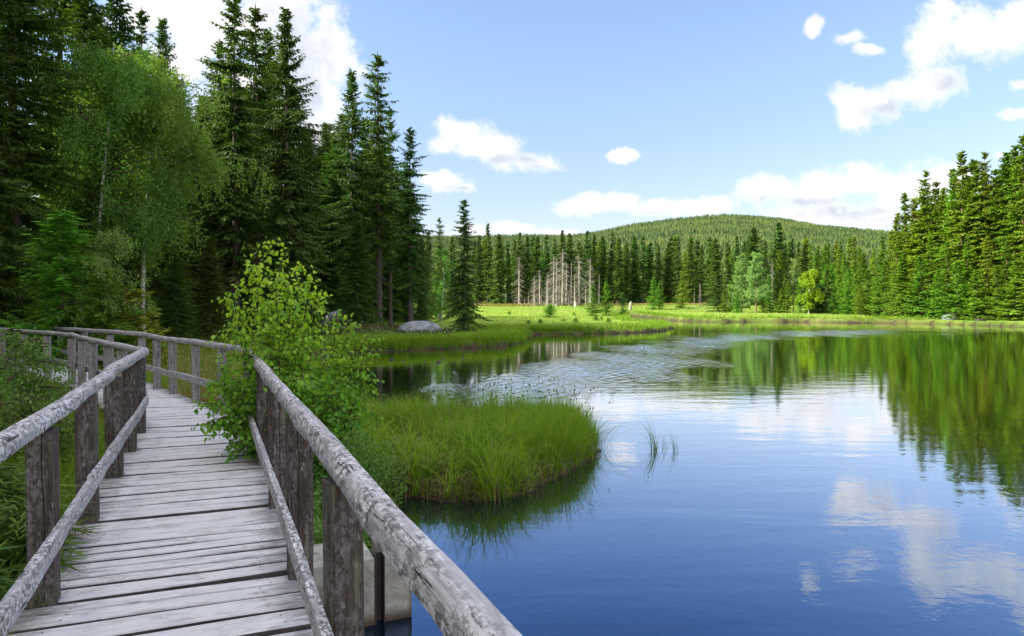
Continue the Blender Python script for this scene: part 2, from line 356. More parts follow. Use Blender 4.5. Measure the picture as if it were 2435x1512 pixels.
P_ = t.node('ShaderNodeTexCoord').outputs['Object']
n = t.noise(P_, 3, 7, .7); n2 = t.noise(P_, 1.1, 4, .6); n3 = t.noise(P_, 30, 3, .6)
col = t.mix(t.ss(n, .3, .7), (.17, .18, .20), (.36, .38, .42)); col = t.mix(t.ss(n2, .52, .62, 0, .6), col, (.10, .095, .06)); col = t.mix(t.ss(n3, .55, .7, 0, .4), col, (.08, .08, .08))
t.l.new(pbsdf(t, col, .9, .2, bump(t, t.m('ADD', n, t.m('MULTIPLY', n3, .2)), .6, .08)), o.inputs[0])
m_, t, o = mat('old_concrete'); M['concrete'] = m_
P_ = t.node('ShaderNodeNewGeometry').outputs['Position']; X_, Y_, Z_ = t.sep(P_)
n = t.noise(P_, 5, 8, .7); n2 = t.noise(P_, 60, 3, .7); n3 = t.noise(t.v('MULTIPLY', P_, (9, 9, 1.2)), 1, 4, .6)
col = t.mix(t.ss(n, .35, .65), (.27, .25, .21), (.46, .44, .39)); col = t.mix(t.ss(n3, .52, .66, 0, .75), col, (.16, .12, .06))
col = t.mix(t.ss(n2, .55, .68, 0, .5), col, (.55, .53, .48)); col = t.mix(t.ss(Z_, .12, .01), col, (.10, .07, .05))
t.l.new(pbsdf(t, col, .9, .2, bump(t, t.m('ADD', n, t.m('MULTIPLY', n2, .3)), .7, .02)), o.inputs[0])
m_, t, o = mat('rusty_steel'); M['steel'] = m_
P_ = t.node('ShaderNodeNewGeometry').outputs['Position']; n = t.noise(P_, 12, 5, .7)
t.l.new(pbsdf(t, t.mix(t.ss(n, .45, .65), (.02, .018, .018), (.06, .025, .015)), .55, .4), o.inputs[0])
m_, t, o = mat('pond_water'); M['water'] = m_
P_ = t.node('ShaderNodeNewGeometry').outputs['Position']; ruf = attrv(t, 'ruf', 'Fac')
r1 = t.noise(t.v('MULTIPLY', P_, (1., 1.7, 1)), 3.2, 4, .6, .3); r2 = t.noise(t.v('MULTIPLY', P_, (.5, 1.6, 1)), 1.0, 2, .5, .4)
r3 = t.noise(P_, 9.5, 2, .5)
pat = t.noise(t.v('MULTIPLY', P_, (1.3, .32, 1)), 1., 6, .72, .2); ruw = t.m('MULTIPLY', ruf, t.ss(pat, .36, .66, .45, 1.2))
h1 = t.m('ADD', t.m('MULTIPLY', r1, .6), t.m('MULTIPLY', r3, .4))
hh = t.m('ADD', t.m('MULTIPLY', h1, t.m('MULTIPLY_ADD', ruw, .024, .0018)), t.m('MULTIPLY', r2, t.m('MULTIPLY_ADD', ruw, .010, .005)))
b = t.node('ShaderNodeBump'); b.inputs['Strength'].default_value = 1; b.inputs['Distance'].default_value = 1.; t.put(b.inputs['Height'], hh)
fr = t.node('ShaderNodeLayerWeight'); fr.inputs[0].default_value = .5; t.l.new(b.outputs[0], fr.inputs['Normal'])
fac = t.m('MULTIPLY_ADD', t.m('POWER', fr.outputs['Facing'], 2.6), 1.30, .0, True)
gl = t.node('ShaderNodeBsdfGlossy'); gl.inputs['Roughness'].default_value = .015; t.l.new(b.outputs[0], gl.inputs['Normal']); t.put(gl.inputs[0], t.mix(t.ss(fr.outputs['Facing'], .50, .86), (.34, .58, 1), (.98, .99, 1)))
df = t.node('ShaderNodeBsdfDiffuse'); df.inputs[0].default_value = (.003, .006, .012, 1)
mx = t.node('ShaderNodeMixShader'); t.l.new(fac, mx.inputs[0]); t.l.new(df.outputs[0], mx.inputs[1]); t.l.new(gl.outputs[0], mx.inputs[2]); t.l.new(mx.outputs[0], o.inputs[0])

# ------------------------------------------------------------------ ground, water, hills (setting)
def polar(angs, rad):
    A, Rr = np.meshgrid(angs, rad); X = np.sin(A) * Rr; Y = np.cos(A) * Rr
    na = len(angs); nr = len(rad)
    i = np.arange(nr - 1)[:, None] * na; j = np.arange(na)[None, :]; j2 = (j + 1) % na
    Q = np.stack([i + j, i + na + j, i + na + j2, i + j2], -1).reshape(-1, 4)
    return X.ravel(), Y.ravel(), Q, na
angs = np.concatenate([np.linspace(-R_(44), R_(42), 520), np.linspace(R_(43), R_(315), 130)])
rad = np.concatenate([[.02], np.geomspace(.8, 4200, 640)])
X, Y, Q, na = polar(angs, rad)
Z, SD = ground(X, Y)
Rr = np.hypot(X, Y)
forest_floor = np.maximum(sstep(-X - .17 * Y + 1.5 * vnoise(X, Y, .2), 0, 6) * sstep(Y, 20, 34), sstep(X - .47 * Y, 4, 14) * sstep(SD, 3, 9))
forest_floor = np.maximum(forest_floor, sstep(Rr, 196, 206)); forest_floor = np.maximum(forest_floor, sstep(-X - .9 * Y, 6, 14))
mead = sstep(SD, .12, .7) * (1 - forest_floor) * np.where(Rr < 30, .55, 1)
o = build('ground', np.stack([X, Y, Z], 1), Q, None, [M['ground']], None, None, True, attr={'meadow': mead})
tag(o, 'green and brown bog ground with soft banks round the pond', 'ground', kind='structure')
# water
angs = np.concatenate([np.linspace(-R_(44), R_(42), 640), np.linspace(R_(44), R_(314), 60)]); rad = np.concatenate([[.02], np.geomspace(.6, 13.5, 60), np.arange(13.6, 72, .11), np.geomspace(73, 175, 30)])
X, Y, Q, na = polar(angs, rad)
line = np.array([(-1.7, 18.6), (-.8, 18.4), (.8, 18.8), (3.6, 25), (8, 37), (16.5, 49), (25, 57), (32, 60), (38, 63)])
def pdist(X, Y, P):
    best = np.full(X.shape, 1e9); tt = np.zeros(X.shape)
    for k, ((ax, ay), (bx, by)) in enumerate(zip(P[:-1], P[1:])):
        ex, ey = bx - ax, by - ay; t_ = np.clip(((X - ax) * ex + (Y - ay) * ey) / (ex * ex + ey * ey), 0, 1)
        d = np.hypot(X - ax - ex * t_, Y - ay - ey * t_); c = d < best; best = np.where(c, d, best); tt = np.where(c, k + t_, tt)
    return best, tt
d, tt = pdist(X, Y, line); wdt = np.interp(tt, [0, 2, 4, 6, 8], [1.3, 2.3, 2.8, 5.2, 4.6])
ruf = (1 - sstep(d / wdt + .7 * vnoise(X * .6, Y * .25, 1., 3), .2, 1.5)) * np.interp(Y, [14, 20, 40, 70], [.55, .8, 1, .9])
patch = sstep(vnoise(X * .55, Y * .16, 1., 4), -.28, .22); ruf = ruf * (.62 + .40 * patch)
rw_ = np.random.RandomState(4); Zw = X * 0
for k in range(22):
    lam = rw_.uniform(.24, .55); th = rw_.normal(-.5, .65); kk = 2 * pi / lam; Zw += (.026 / kk) * np.sin(kk * (X * math.cos(th) + Y * math.sin(th)) + rw_.uniform(0, 6.28) + 1.2 * vnoise(X, Y, .4, 1))
Zw = Zw * ruf * (1 + .5 * vnoise(X, Y, .9, 2))
o = build('water', np.stack([X, Y, Zw], 1), Q, None, [M['water']], None, None, True, attr={'ruf': ruf})
tag(o, 'calm dark blue pond water reflecting clouds and trees', 'water', kind='structure')

# ------------------------------------------------------------------ boardwalk
rng = np.random.RandomState(11)
DZ = .69
def lerp(a, b, t): return np.array(a) * (1 - t) + np.array(b) * t
EL = [sn(-2.5, -.98), (-5.08, 8.98), (-9.22, 13.85), (-17.5, 20.9)]
ER = [sn(-2.5, .53), (-3.64, 9.44), (-7.83, 14.3), (-15.6, 21.8)]
walk = tag(empty('boardwalk', (-2.5, 5, DZ)), 'weathered grey timber boardwalk with railings bending left round the pond', 'boardwalk')
def bpart(acc, name, mats, smooth=False):
    o = acc.build(name, mats, walk, smooth); o.matrix_parent_inverse = Matrix.Translation((2.5, -5, -DZ)); return o
acc = Acc(); nails = []
for sg, cnt in ((0, 72), (1, 37), (2, 58)):
    wd = rng.uniform(.14, .27, cnt); cum = np.concatenate([[0], np.cumsum(wd)]); cum /= cum[-1]
    for k in range(cnt):
        g0 = rng.uniform(.0006, .0022); g1 = rng.uniform(.0006, .0026)
        if rng.rand() < .12: g1 += .004
        ex0, ex1 = rng.uniform(-.06, .05), rng.uniform(-.05, .05); zt = rng.uniform(-.006, .006); tilt = rng.uniform(-.006, .006)
        nx = 9; f = np.linspace(0, 1, nx); V = []; Wc = []
        L0, L1 = lerp(EL[sg], EL[sg + 1], cum[k] + g0), lerp(EL[sg], EL[sg + 1], cum[k + 1] - g0)
        R0, R1 = lerp(ER[sg], ER[sg + 1], cum[k] + g1), lerp(ER[sg], ER[sg + 1], cum[k + 1] - g0)
        ln = np.linalg.norm(R0 - L0); dr = (R0 - L0) / ln; L0 = L0 + dr * ex0; L1 = L1 + dr * ex0; R0 = R0 + dr * ex1; R1 = R1 + dr * ex1
        pw_ = np.linalg.norm(L1 - L0); seedz = rng.rand(); ph = rng.rand() * 9
        prof = [(0, -.045), (0, -.008), (.03, 0), (.5, .0015), (.97, 0), (1, -.008), (1, -.045)]
        for i, t_ in enumerate(f):
            A = L0 * (1 - t_) + R0 * t_; B = L1 * (1 - t_) + R1 * t_; wob = .004 * math.sin(ph + t_ * 7) * (t_ * (1 - t_) * 4)
            for (q, h) in prof:
                pnt = A * (1 - q) + B * q + (B - A) / max(pw_, .01) * wob
                V.append((pnt[0], pnt[1], DZ + h + zt + tilt * (t_ - .5) + .003 * math.sin(ph * 2 + t_ * 4)))
                Wc.append(((t_ - .5) * ln, q * pw_, seedz))
        n = len(prof); i = np.arange(nx - 1)[:, None] * n; j = np.arange(n - 1)[None, :]
        Q = np.stack([i + j, i + n + j, i + n + j + 1, i + j + 1], -1).reshape(-1, 4)
        acc.add(V, Q, [(0, 1, 2), (0, 2, 3), (0, 3, 4), (0, 4, 5), (0, 5, 6)] + [tuple((nx - 1) * n + q for q in tr) for tr in ((0, 2, 1), (0, 3, 2), (0, 4, 3), (0, 5, 4), (0, 6, 5))], Wc)
        mid = len(acc.V) - 1
        if sg < 2:
            for tq in (.16, .17, .83, .84):
                qq = .25 if tq in (.16, .84) else .75; A = L0 * (1 - tq) + R0 * tq; B = L1 * (1 - tq) + R1 * tq; pc = A * (1 - qq) + B * qq; zz = DZ + zt + tilt * (tq - .5) + .003 * math.sin(ph * 2 + tq * 4) + .0022
                an = np.arange(6) * pi / 3; nv_ = np.stack([pc[0] + .0065 * np.cos(an), pc[1] + .0065 * np.sin(an), an * 0 + zz], -1); nails.append(nv_)
        mq_ = acc.mq[-1].reshape(nx - 1, n - 1); mq_[:, (0, 5)] = 1; acc.mt[-1][:] = 1
for nv_ in nails: acc.add(nv_, None, [(0, 1, 2), (0, 2, 3), (0, 3, 4), (0, 4, 5)], None, 2)
bpart(acc, 'deck', [M['deck'], M['edge'], M['steel']])
def beam(acc, A, B, w, h, seg=.12, jit=.002, rnd=None, round_=False, m=0, twist=0.):
    """timber from A to B; w across, h high; local wc coordinates"""
    A = np.array(A, float); B = np.array(B, float); L = np.linalg.norm(B - A); K = max(2, int(L / seg)); d = (B - A) / L
    up = np.array((0, 0, 1.)) if abs(d[2]) < .9 else np.array((T_[0], T_[1], 0)); sd_ = nrm(np.cross(d, up)); up = np.cross(sd_, d)
    if round_:
        pr = [(-.47, -.5), (-.5, -.45), (-.5, 0), (-.48, .14), (-.30, .44), (-.22, .49), (0, .5), (.22, .49), (.30, .44), (.48, .14), (.5, 0), (.5, -.45), (.47, -.5)]
    else:
        c = .07; pr = [(-.5, -.5 + c), (-.5, 0), (-.5, .5 - c), (-.5 + c, .5), (0, .5), (.5 - c, .5), (.5, .5 - c), (.5, 0), (.5, -.5 + c), (.5 - c, -.5), (-.5 + c, -.5)]
    pr = np.array(pr) * (w, h); n = len(pr); per = np.concatenate([[0], np.cumsum(np.linalg.norm(np.diff(pr, axis=0), axis=1))])
    rz = rng.rand() if rnd is None else rnd; o1 = rng.rand() * 50
    t_ = np.linspace(0, 1, K + 1); V = []; Wc = []
    for tt_ in t_:
        s = tt_ * L
        nx_ = vnoise(np.full(n, s * 2.2 + o1), per * 14 + o1, 1, 2) * jit * (1.7 if round_ else 2)
        bend = (vnoise(np.array([s * .8 + o1]), np.array([3.3]), 1, 1)[0] * jit * 4, vnoise(np.array([s * .8 + o1]), np.array([9.1]), 1, 1)[0] * jit * 4)
        sc = 1 + nx_ / (.5 * min(w, h))
        for q in range(n):
            V.append(A + d * s + sd_ * (pr[q, 0] * sc[q] + bend[0]) + up * (pr[q, 1] * sc[q] + bend[1])); Wc.append((s + o1, per[q], rz))
    i = np.arange(K)[:, None] * n; j = np.arange(n)[None, :]; j2 = (j + 1) % n
    Q = np.stack([i + j, i + j2, i + n + j2, i + n + j], -1).reshape(-1, 4)
    c0_ = [tuple((0, q + 1, q)) for q in range(1, n - 1)]; c1_ = [tuple((K * n, K * n + q, K * n + q + 1)) for q in range(1, n - 1)]
    acc.add(V, Q, c0_ + c1_, Wc, m)
RZ = DZ + 1.05
def rail(pts, lens, top=RZ, w=.096, h=.082):
    """handrail pieces butted along a line of points"""
    for k in range(len(pts) - 1):
        a = Acc(); A, B = pts[k], pts[k + 1]; beam(a, (A[0], A[1], top - h / 2 + A[2]), (B[0], B[1], top - h / 2 + B[2]), w * rng.uniform(.95, 1.05), h * rng.uniform(.95, 1.06), .05, .0035, None, True)
        bpart(a, 'handrail', [M['rail']], True)
pR = [(*sn(-2.2, .440), 0), (*sn(1.9, .443), 0), (*sn(6.2, .458), .004), (-3.70, 9.43, 0), (-5.9, 11.95, -.01), (-7.9, 14.2, .01), (-11.4, 17.5, -.01), (-15.1, 21.0, .01)]
pL = [(*sn(-2.2, -.84), 0), (*sn(2.6, -.835), .01), (*sn(6.9, -.83), -.006), (-4.94, 9.02, .0), (-6.7, 11.1, -.02), (-9.1, 13.87, .015), (-12.6, 16.85, 0), (-17.2, 20.7, .01)]
rail(pR, 0); rail(pL, 0)
def low(A, B, off=0):
    a = Acc(); beam(a, (A[0], A[1], DZ + .40), (B[0], B[1], DZ + .40), .042, .105, .1, .0015); bpart(a, 'lower_rail', [M['rail']])
low(sn(-2.2, .366), sn(3.02, .370)); low(sn(3.03, .372), sn(9.0, .388)); low(sn(-2.2, -.74), sn(5.28, -.74)); low(sn(5.29, -.742), sn(9.72, -.745))
low((-3.95, 9.55), (-5.75, 11.62)); low((-5.76, 11.63), (-8.0, 14.12)); low((-8.05, 14.18), (-15.1, 20.85)); low((-5.1, 9.35), (-9.0, 13.9)); low((-9.05, 13.93), (-17.1, 20.9))
def post(p, kind='post', w=.135, dirv=T_, low_=None, top=RZ - .112):
    b = gz(p[0], p[1]) - .3 if low_ is None else low_
    a = Acc(); w *= rng.uniform(.95, 1.06); lx, ly = rng.uniform(-.012, .012, 2); beam(a, (p[0], p[1], b), (p[0] + lx, p[1] + ly, top), w, w, .25, .002); bpart(a, 'post', [M[kind]])
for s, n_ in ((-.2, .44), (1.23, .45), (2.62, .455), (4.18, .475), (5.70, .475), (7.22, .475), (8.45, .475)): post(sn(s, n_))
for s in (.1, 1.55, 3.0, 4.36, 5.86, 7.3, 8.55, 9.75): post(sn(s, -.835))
def on_line(A, B, x):   # where the line A-B crosses the bearing of photo column x
    uu = (x - CX) / F; A = np.array(A[:2]); B = np.array(B[:2]); e = B - A
    t_ = (uu * A[1] - A[0]) / (e[0] - uu * e[1]); return A + e * t_
post(pR[3][:2])
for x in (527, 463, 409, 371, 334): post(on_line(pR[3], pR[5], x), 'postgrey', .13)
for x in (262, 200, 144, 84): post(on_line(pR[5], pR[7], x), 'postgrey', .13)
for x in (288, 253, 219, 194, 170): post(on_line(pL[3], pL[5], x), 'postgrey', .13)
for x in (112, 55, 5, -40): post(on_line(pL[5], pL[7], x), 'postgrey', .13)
for E in (EL, ER):
    for k in range(3):
        a = Acc(); sgn = 1 if E is EL else -1; A = np.array(E[k]); B = np.array(E[k + 1]); nn = np.array((B - A)[::-1]) * (1, -1); nn = nn / np.linalg.norm(nn) * .22 * sgn
        beam(a, (*(A + nn), DZ - .14), (*(B + nn), DZ - .14), .10, .16, .5, .002); bpart(a, 'joist', [M['post']])

# ------------------------------------------------------------------ concrete sluice wall beside the boardwalk
slu = tag(empty('sluice_wall', (-1.2, 4.9, 0)), 'low weathered concrete sluice wall under the near right railing', 'sluice')
def spart(bm_V, Q, name, m_):
    o = build(name, bm_V, Q, None, [m_], None, None, False, slu); o.matrix_parent_inverse = Matrix.Translation((1.2, -4.9, 0)); return o
A0 = np.array((-1.52, 4.575))
def wblock(q0, q1, t0, t1, z0, z1, name, m_, nq=14, jit=.008):
    nz = 12; nt_ = 6; V = []; Q = []
    fs = lambda q, t, z: (*(A0 + N_ * q + T_ * t), z)
    def face(fn, a, b):
        base = len(V)
        for i in range(a + 1):
            for j in range(b + 1):
                p = np.array(fn(i / a, j / b)); e = min(i, a - i, j, b - j); p += (0 if e == 0 else 1) * jit * np.array([vnoise(np.array([p[0] + p[2] * 1.3]), np.array([p[1] + k * 7 + p[2] * .7]), 9, 2)[0] for k in range(3)])
                V.append(p)
        for i in range(a):
            for j in range(b): Q.append((base + i * (b + 1) + j, base + (i + 1) * (b + 1) + j, base + (i + 1) * (b + 1) + j + 1, base + i * (b + 1) + j + 1))
    dq, dt, dz_ = q1 - q0, t1 - t0, z1 - z0; c = .02
    face(lambda a, b: fs(q0 + dq * a, t0, z0 + (dz_ - c) * b), nq, nz); face(lambda a, b: fs(q1 - dq * a, t1, z0 + (dz_ - c) * b), nq, nz)
    face(lambda a, b: fs(q1, t0 + dt * a, z0 + (dz_ - c) * b), nt_, nz); face(lambda a, b: fs(q0, t1 - dt * a, z0 + (dz_ - c) * b), nt_, nz)
    face(lambda a, b: fs(q0 + c + (dq - 2 * c) * a, t0 + c + (dt - 2 * c) * b, z1), nq, nt_)
    for (p0, p1, r0, r1) in (((q0, t0), (q1, t0), (q0 + c, t0 + c), (q1 - c, t0 + c)), ((q1, t0), (q1, t1), (q1 - c, t0 + c), (q1 - c, t1 - c)), ((q1, t1), (q0, t1), (q1 - c, t1 - c), (q0 + c, t1 - c)), ((q0, t1), (q0, t0), (q0 + c, t1 - c), (q0 + c, t0 + c))):
        b0 = len(V); V.extend([fs(*p0, z1 - c), fs(*p1, z1 - c), fs(*r1, z1), fs(*r0, z1)]); Q.append((b0, b0 + 1, b0 + 2, b0 + 3))
    spart(V, Q, name, m_)
wblock(-.35, .58, 0, .44, -.5, .50, 'wall', M['concrete'])
wblock(.66, .86, .02, .46, -.5, .50, 'wall', M['concrete'])
a = Acc()
for (q0, q1, t0, t1) in ((.583, .655, .05, .07), (.583, .592, -.004, .05), (.647, .655, -.004, .05)):
    cs = [(*(A0 + N_ * q + T_ * t_), z) for z in (-.5, .505) for (q, t_) in ((q0, t0), (q1, t0), (q1, t1), (q0, t1))]
    a.add(cs, [(0, 1, 5, 4), (1, 2, 6, 5), (2, 3, 7, 6), (3, 0, 4, 7), (4, 5, 6, 7)])
o = a.build('channel', [M['steel']], slu, False); o.matrix_parent_inverse = Matrix.Translation((1.2, -4.9, 0)); o['label'] = 'dark rusty steel stop log channel'

# ------------------------------------------------------------------ leaves and grass
def leaves(acc, P, D, Nn, size, Wc, shape='oval', m=0, fold=.25):
    """P base, D pointing direction, Nn rough normal"""
    D = nrm(D); X_ = nrm(np.cross(D, Nn)); Z_ = np.cross(X_, D)
    if shape == 'oval':
        loc = np.array([(0, 0, 0), (0, .33, -.02), (0, .7, -.06), (0, 1.0, -.16), (-.36, .26, 1), (-.30, .60, 1), (.36, .26, 1), (.30, .60, 1)])
        loc[4:, 2] = fold * np.abs(loc[4:, 0]) - .03
        T = [(0, 1, 4), (2, 3, 5), (0, 6, 1), (2, 7, 3)]; Q = [(1, 2, 5, 4), (1, 6, 7, 2)]
    else:
        loc = np.array([(0, 0, 0), (-.3, .5, .06), (0, 1, 0), (.3, .5, .06)]); T = []; Q = [(0, 3, 2, 1)]
    k = len(loc); N = len(P); size = np.broadcast_to(size, (N,))[:, None, None]
    V = P[:, None] + (X_[:, None] * loc[None, :, 0:1] + D[:, None] * loc[None, :, 1:2] + Z_[:, None] * loc[None, :, 2:3]) * size
    off = (np.arange(N) * k)[:, None, None]
    Qa = (np.array(Q)[None] + off).reshape(-1, 4); Ta = (np.array(T)[None] + off).reshape(-1, 3) if T else None
    acc.add(V, Qa, Ta, np.repeat(Wc, k, 0), m)
def blades(acc, x, y, z, h, w, lean, az, K=4, wx=None, wy=None, m=0, rs=rng):
    N = len(x); t_ = np.linspace(0, 1, K)[None]; h = np.broadcast_to(h, (N,))[:, None]; lean = np.broadcast_to(lean, (N,))[:, None]; w = np.broadcast_to(w, (N,))
    ca, sa = np.cos(az)[:, None], np.sin(az)[:, None]; r = h * lean * t_ ** 1.9
    zz = h * (t_ - .42 * np.minimum(lean, 1.5) ** 1.5 * t_ ** 2.6)
    P = np.stack([x[:, None] + ca * r, y[:, None] + sa * r, z[:, None] + zz], -1)
    b = az + pi / 2 + rs.uniform(-.9, .9, N); sd_ = np.stack([np.cos(b), np.sin(b), np.zeros(N)], -1)
    wd = w[:, None] * (1 - t_ ** 1.6 * .93)
    wx = rs.rand(N) if wx is None else wx; wy = np.zeros(N) if wy is None else wy
    Wc = np.stack([np.clip(wx[:, None] * .7 + .35 * t_, 0, 1), np.broadcast_to(wy[:, None], (N, K)), np.broadcast_to(t_, (N, K))], -1)
    strips(acc, P, wd, sd_, m, Wc)
def tufts(acc, cx, cy, nb, rad, h, w, lean=(.1, .8), K=4, hj=.35, wyf=0., rs=rng, tone=None, m=0):
    """nb blades from each of the centres cx, cy leaning outward"""
    M_ = len(cx); h = np.broadcast_to(h, (M_,)); ang = rs.uniform(0, 2 * pi, (M_, nb)); q = np.sqrt(rs.rand(M_, nb)); rad = np.broadcast_to(rad, (M_,))
    x = (cx[:, None] + np.cos(ang) * q * rad[:, None]).ravel(); y = (cy[:, None] + np.sin(ang) * q * rad[:, None]).ravel()
    hh = (h[:, None] * rs.uniform(1 - hj, 1 + hj * .4, (M_, nb))).ravel(); ln = lean[0] + (lean[1] - lean[0]) * (q * rs.uniform(.3, 1.2, (M_, nb))).ravel()
    az = (ang + rs.uniform(-.6, .6, (M_, nb))).ravel(); tn = np.repeat(rs.rand(M_) if tone is None else tone, nb)
    z, sd_ = ground(x, y); k = sd_ > -.02
    wy = (rs.rand(len(x)) < wyf) * rs.uniform(.4, 1, len(x)); wv = np.broadcast_to(w, (M_,)); wv = np.repeat(wv, nb)
    blades(acc, x[k], y[k], z[k] - .02, hh[k], wv[k], ln[k], az[k], K, np.clip(tn * .6 + .4 * rs.rand(len(x)), 0, 1)[k], wy[k], m, rs)
def land(n, x0, x1, y0, y1, smin=.05, smax=99, f=None, rs=rng):
    x = rs.uniform(x0, x1, n); y = rs.uniform(y0, y1, n); z, s = ground(x, y); k = (s > smin) & (s < smax)
    if f is not None: k &= f(x, y)
    return x[k], y[k]
def side(x, y): return x * N_[0] + y * N_[1]
def along(x, y): return x * T_[0] + y * T_[1]
def off_walk(x, y, g=.1):
    n_, s_ = side(x, y), along(x, y)
    on1 = (n_ > -.98 - g) & (n_ < .55 + g) & (s_ < 10.4)
    d2, _ = pdist(x, y, np.array([(-4.4, 9.2), (-8.5, 14.05), (-16.5, 21.4)])); return ~(on1 | (d2 < .78 + g))
a = Acc()
isl = lambda x, y: (y > 5.2) & (y < 15.5) & (x > -3.4) & (side(x, y) > .75)
# the sedge islet
x, y = land(900, -3.4, 1.9, 5.2, 15, .04, 99, isl); bk = np.maximum(sstep(y + .25 * x, 8.9, 10.6), sstep(x, .5, 1.2)); hh = .17 + .07 * vnoise(x, y, 1.6) + bk * (.22 + .26 * vnoise(x, y, 1.5))
keep = rng.rand(len(x)) < .32 + .55 * bk; x, y, hh = x[keep], y[keep], hh[keep]; tufts(a, x, y, 34, .13, hh * rng.uniform(.5, 1.6, len(x)), .0052, (.1, 1.25), 5, .65, .12)
x, y = land(5200, -3.4, 1.9, 5.2, 15, .02, .34, isl); tufts(a, x[:420], y[:420], 16, .07, .30, .0036, (.3, 1.5), 5, .5, .14)
x, y = land(420, .1, 1.9, 8.8, 12.6, .03, 99); tufts(a, x, y, 20, .12, .52, .0038, (.1, .7), 5, .35, .06)
x, y = land(900, -2.6, 1.9, 7.4, 12.6, .02, 2, isl); x, y = x[:330], y[:330]; n = len(x)
for q in range(9):
    az = rng.uniform(0, 6.28, n); hh2 = rng.uniform(.28, .62, n); z, _ = ground(x, y); blades(a, x + rng.normal(0, .02, n), y + rng.normal(0, .02, n), z, hh2, .0062, rng.uniform(.3, 1.35, n), az, 7, np.full(n, .9), (rng.rand(n) < .12) * .8)
for k in range(26):
    x, y = land(60, -2.0, 1.6, 7.8, 12.4, .03, 2.2, isl)
    if len(x): tufts(a, x[:1], y[:1], 130, rng.uniform(.09, .2), rng.uniform(.38, .72), .0052, (.05, 1.35), 6, .5, rng.uniform(0, .25), rng, np.array([rng.choice([.0, .15, .9, 1.])]))
o = a.build('sedge', [M['grass']]); tag(o, 'tall green sedge covering the islet beside the railing', 'sedge', kind='stuff')
a = Acc(); h_ = Acc()
x, y = land(1500, -1.7, 1.75, 9.6, 12.9, .02, 99, lambda x, y: (y > 10.4 - .35 * x + .5 * vnoise(x, y, 2)) | (x > .9)); x = x[:520]; y = y[:520]; z, _ = ground(x, y)
hh = rng.uniform(.55, .92, len(x)); az = rng.uniform(0, 2 * pi, len(x)); ln = rng.uniform(.03, .4, len(x)) + .5 * (rng.rand(len(x)) < .12)
blades(a, x, y, z, hh, .0034, ln, az, 5, rng.rand(len(x)) * .3); k = rng.rand(len(x)) < .38
tip = np.stack([x + np.cos(az) * hh * ln * .75, y + np.sin(az) * hh * ln * .75, z + hh * (.88 - .34 * np.minimum(ln, 1.5) ** 1.5)], -1)[k]
n = len(tip); oc = np.array([(1, 0, 0), (-1, 0, 0), (0, 1, 0), (0, -1, 0), (0, 0, 1.5), (0, 0, -1.5)]); F8 = [(0, 2, 4), (2, 1, 4), (1, 3, 4), (3, 0, 4), (2, 0, 5), (1, 2, 5), (3, 1, 5), (0, 3, 5)]
def bits(acc, P, r, W_=None, m=0):
    n = len(P); V = P[:, None] + oc[None] * np.broadcast_to(r, (n,))[:, None, None] * rng.uniform(.7, 1.3, (n, 6, 1)); T = (np.array(F8)[None] + (np.arange(n) * 6)[:, None, None]).reshape(-1, 3)
    Wc = np.repeat(np.stack([rng.rand(n), np.zeros(n), np.zeros(n)], -1), 6, 0); acc.add(V, None, T, Wc, m)
bits(a, tip, rng.uniform(.008, .014, n), None, 1)
o = a.build('rushes', [M['grass'], M['rush']]); tag(o, 'slender rushes with dark brown seed heads at back of islet', 'rushes', kind='stuff')
# moss cushions and small leaves on the front of the islet
a = Acc(); x, y = land(30000, -2.2, 1.4, 6.2, 10.4, .03, 1.5, isl); k = vnoise(x, y, 2.2) > -.15; x, y = x[k], y[k]; z, _ = ground(x, y); n = len(x)
D = nrm(np.stack([rng.normal(0, 1, n), rng.normal(0, 1, n), rng.uniform(.2, 1.2, n)], -1))
leaves(a, np.stack([x, y, z + rng.uniform(-.01, .09, n)], -1), D, np.stack([rng.normal(0, .5, n), rng.normal(0, .5, n), np.ones(n)], -1), rng.uniform(.018, .045, n), np.stack([rng.rand(n), (rng.rand(n) < .06) * .7, z * 0], -1), 'rhomb')
o = a.build('moss', [M['moss']]); tag(o, 'yellow green bog moss cushions on the front of the islet', 'moss', kind='stuff')
# roots and dead stems hanging over the dark bank
a = Acc(); x, y = land(7000, -2.2, 1.8, 5.6, 12.4, .02, .18, isl); x, y = x[:1000], y[:1000]; n = len(x)
e = .05; gx = (ground(x + e, y)[1] - ground(x - e, y)[1]); gy = (ground(x, y + e)[1] - ground(x, y - e)[1]); az = np.arctan2(-gy, -gx) + rng.normal(0, .4, n)
t_ = np.linspace(0, 1, 4)[None]; L = rng.uniform(.12, .3, n)[:, None]; P = np.stack([x[:, None] + np.cos(az)[:, None] * L * .7 * t_ ** .6, y[:, None] + np.sin(az)[:, None] * L * .7 * t_ ** .6, .24 - L * 1.2 * t_ ** 2], -1)
strips(a, P, np.full((n, 4), .003), np.stack([-np.sin(az), np.cos(az), az * 0], -1), 0, np.stack([np.broadcast_to(rng.rand(n)[:, None], (n, 4))] + [np.zeros((n, 4))] * 2, -1))
o = a.build('root_fringe', [M['heath']]); tag(o, 'brown roots and dead stems hanging over the peat bank of the islet', 'roots', kind='stuff')
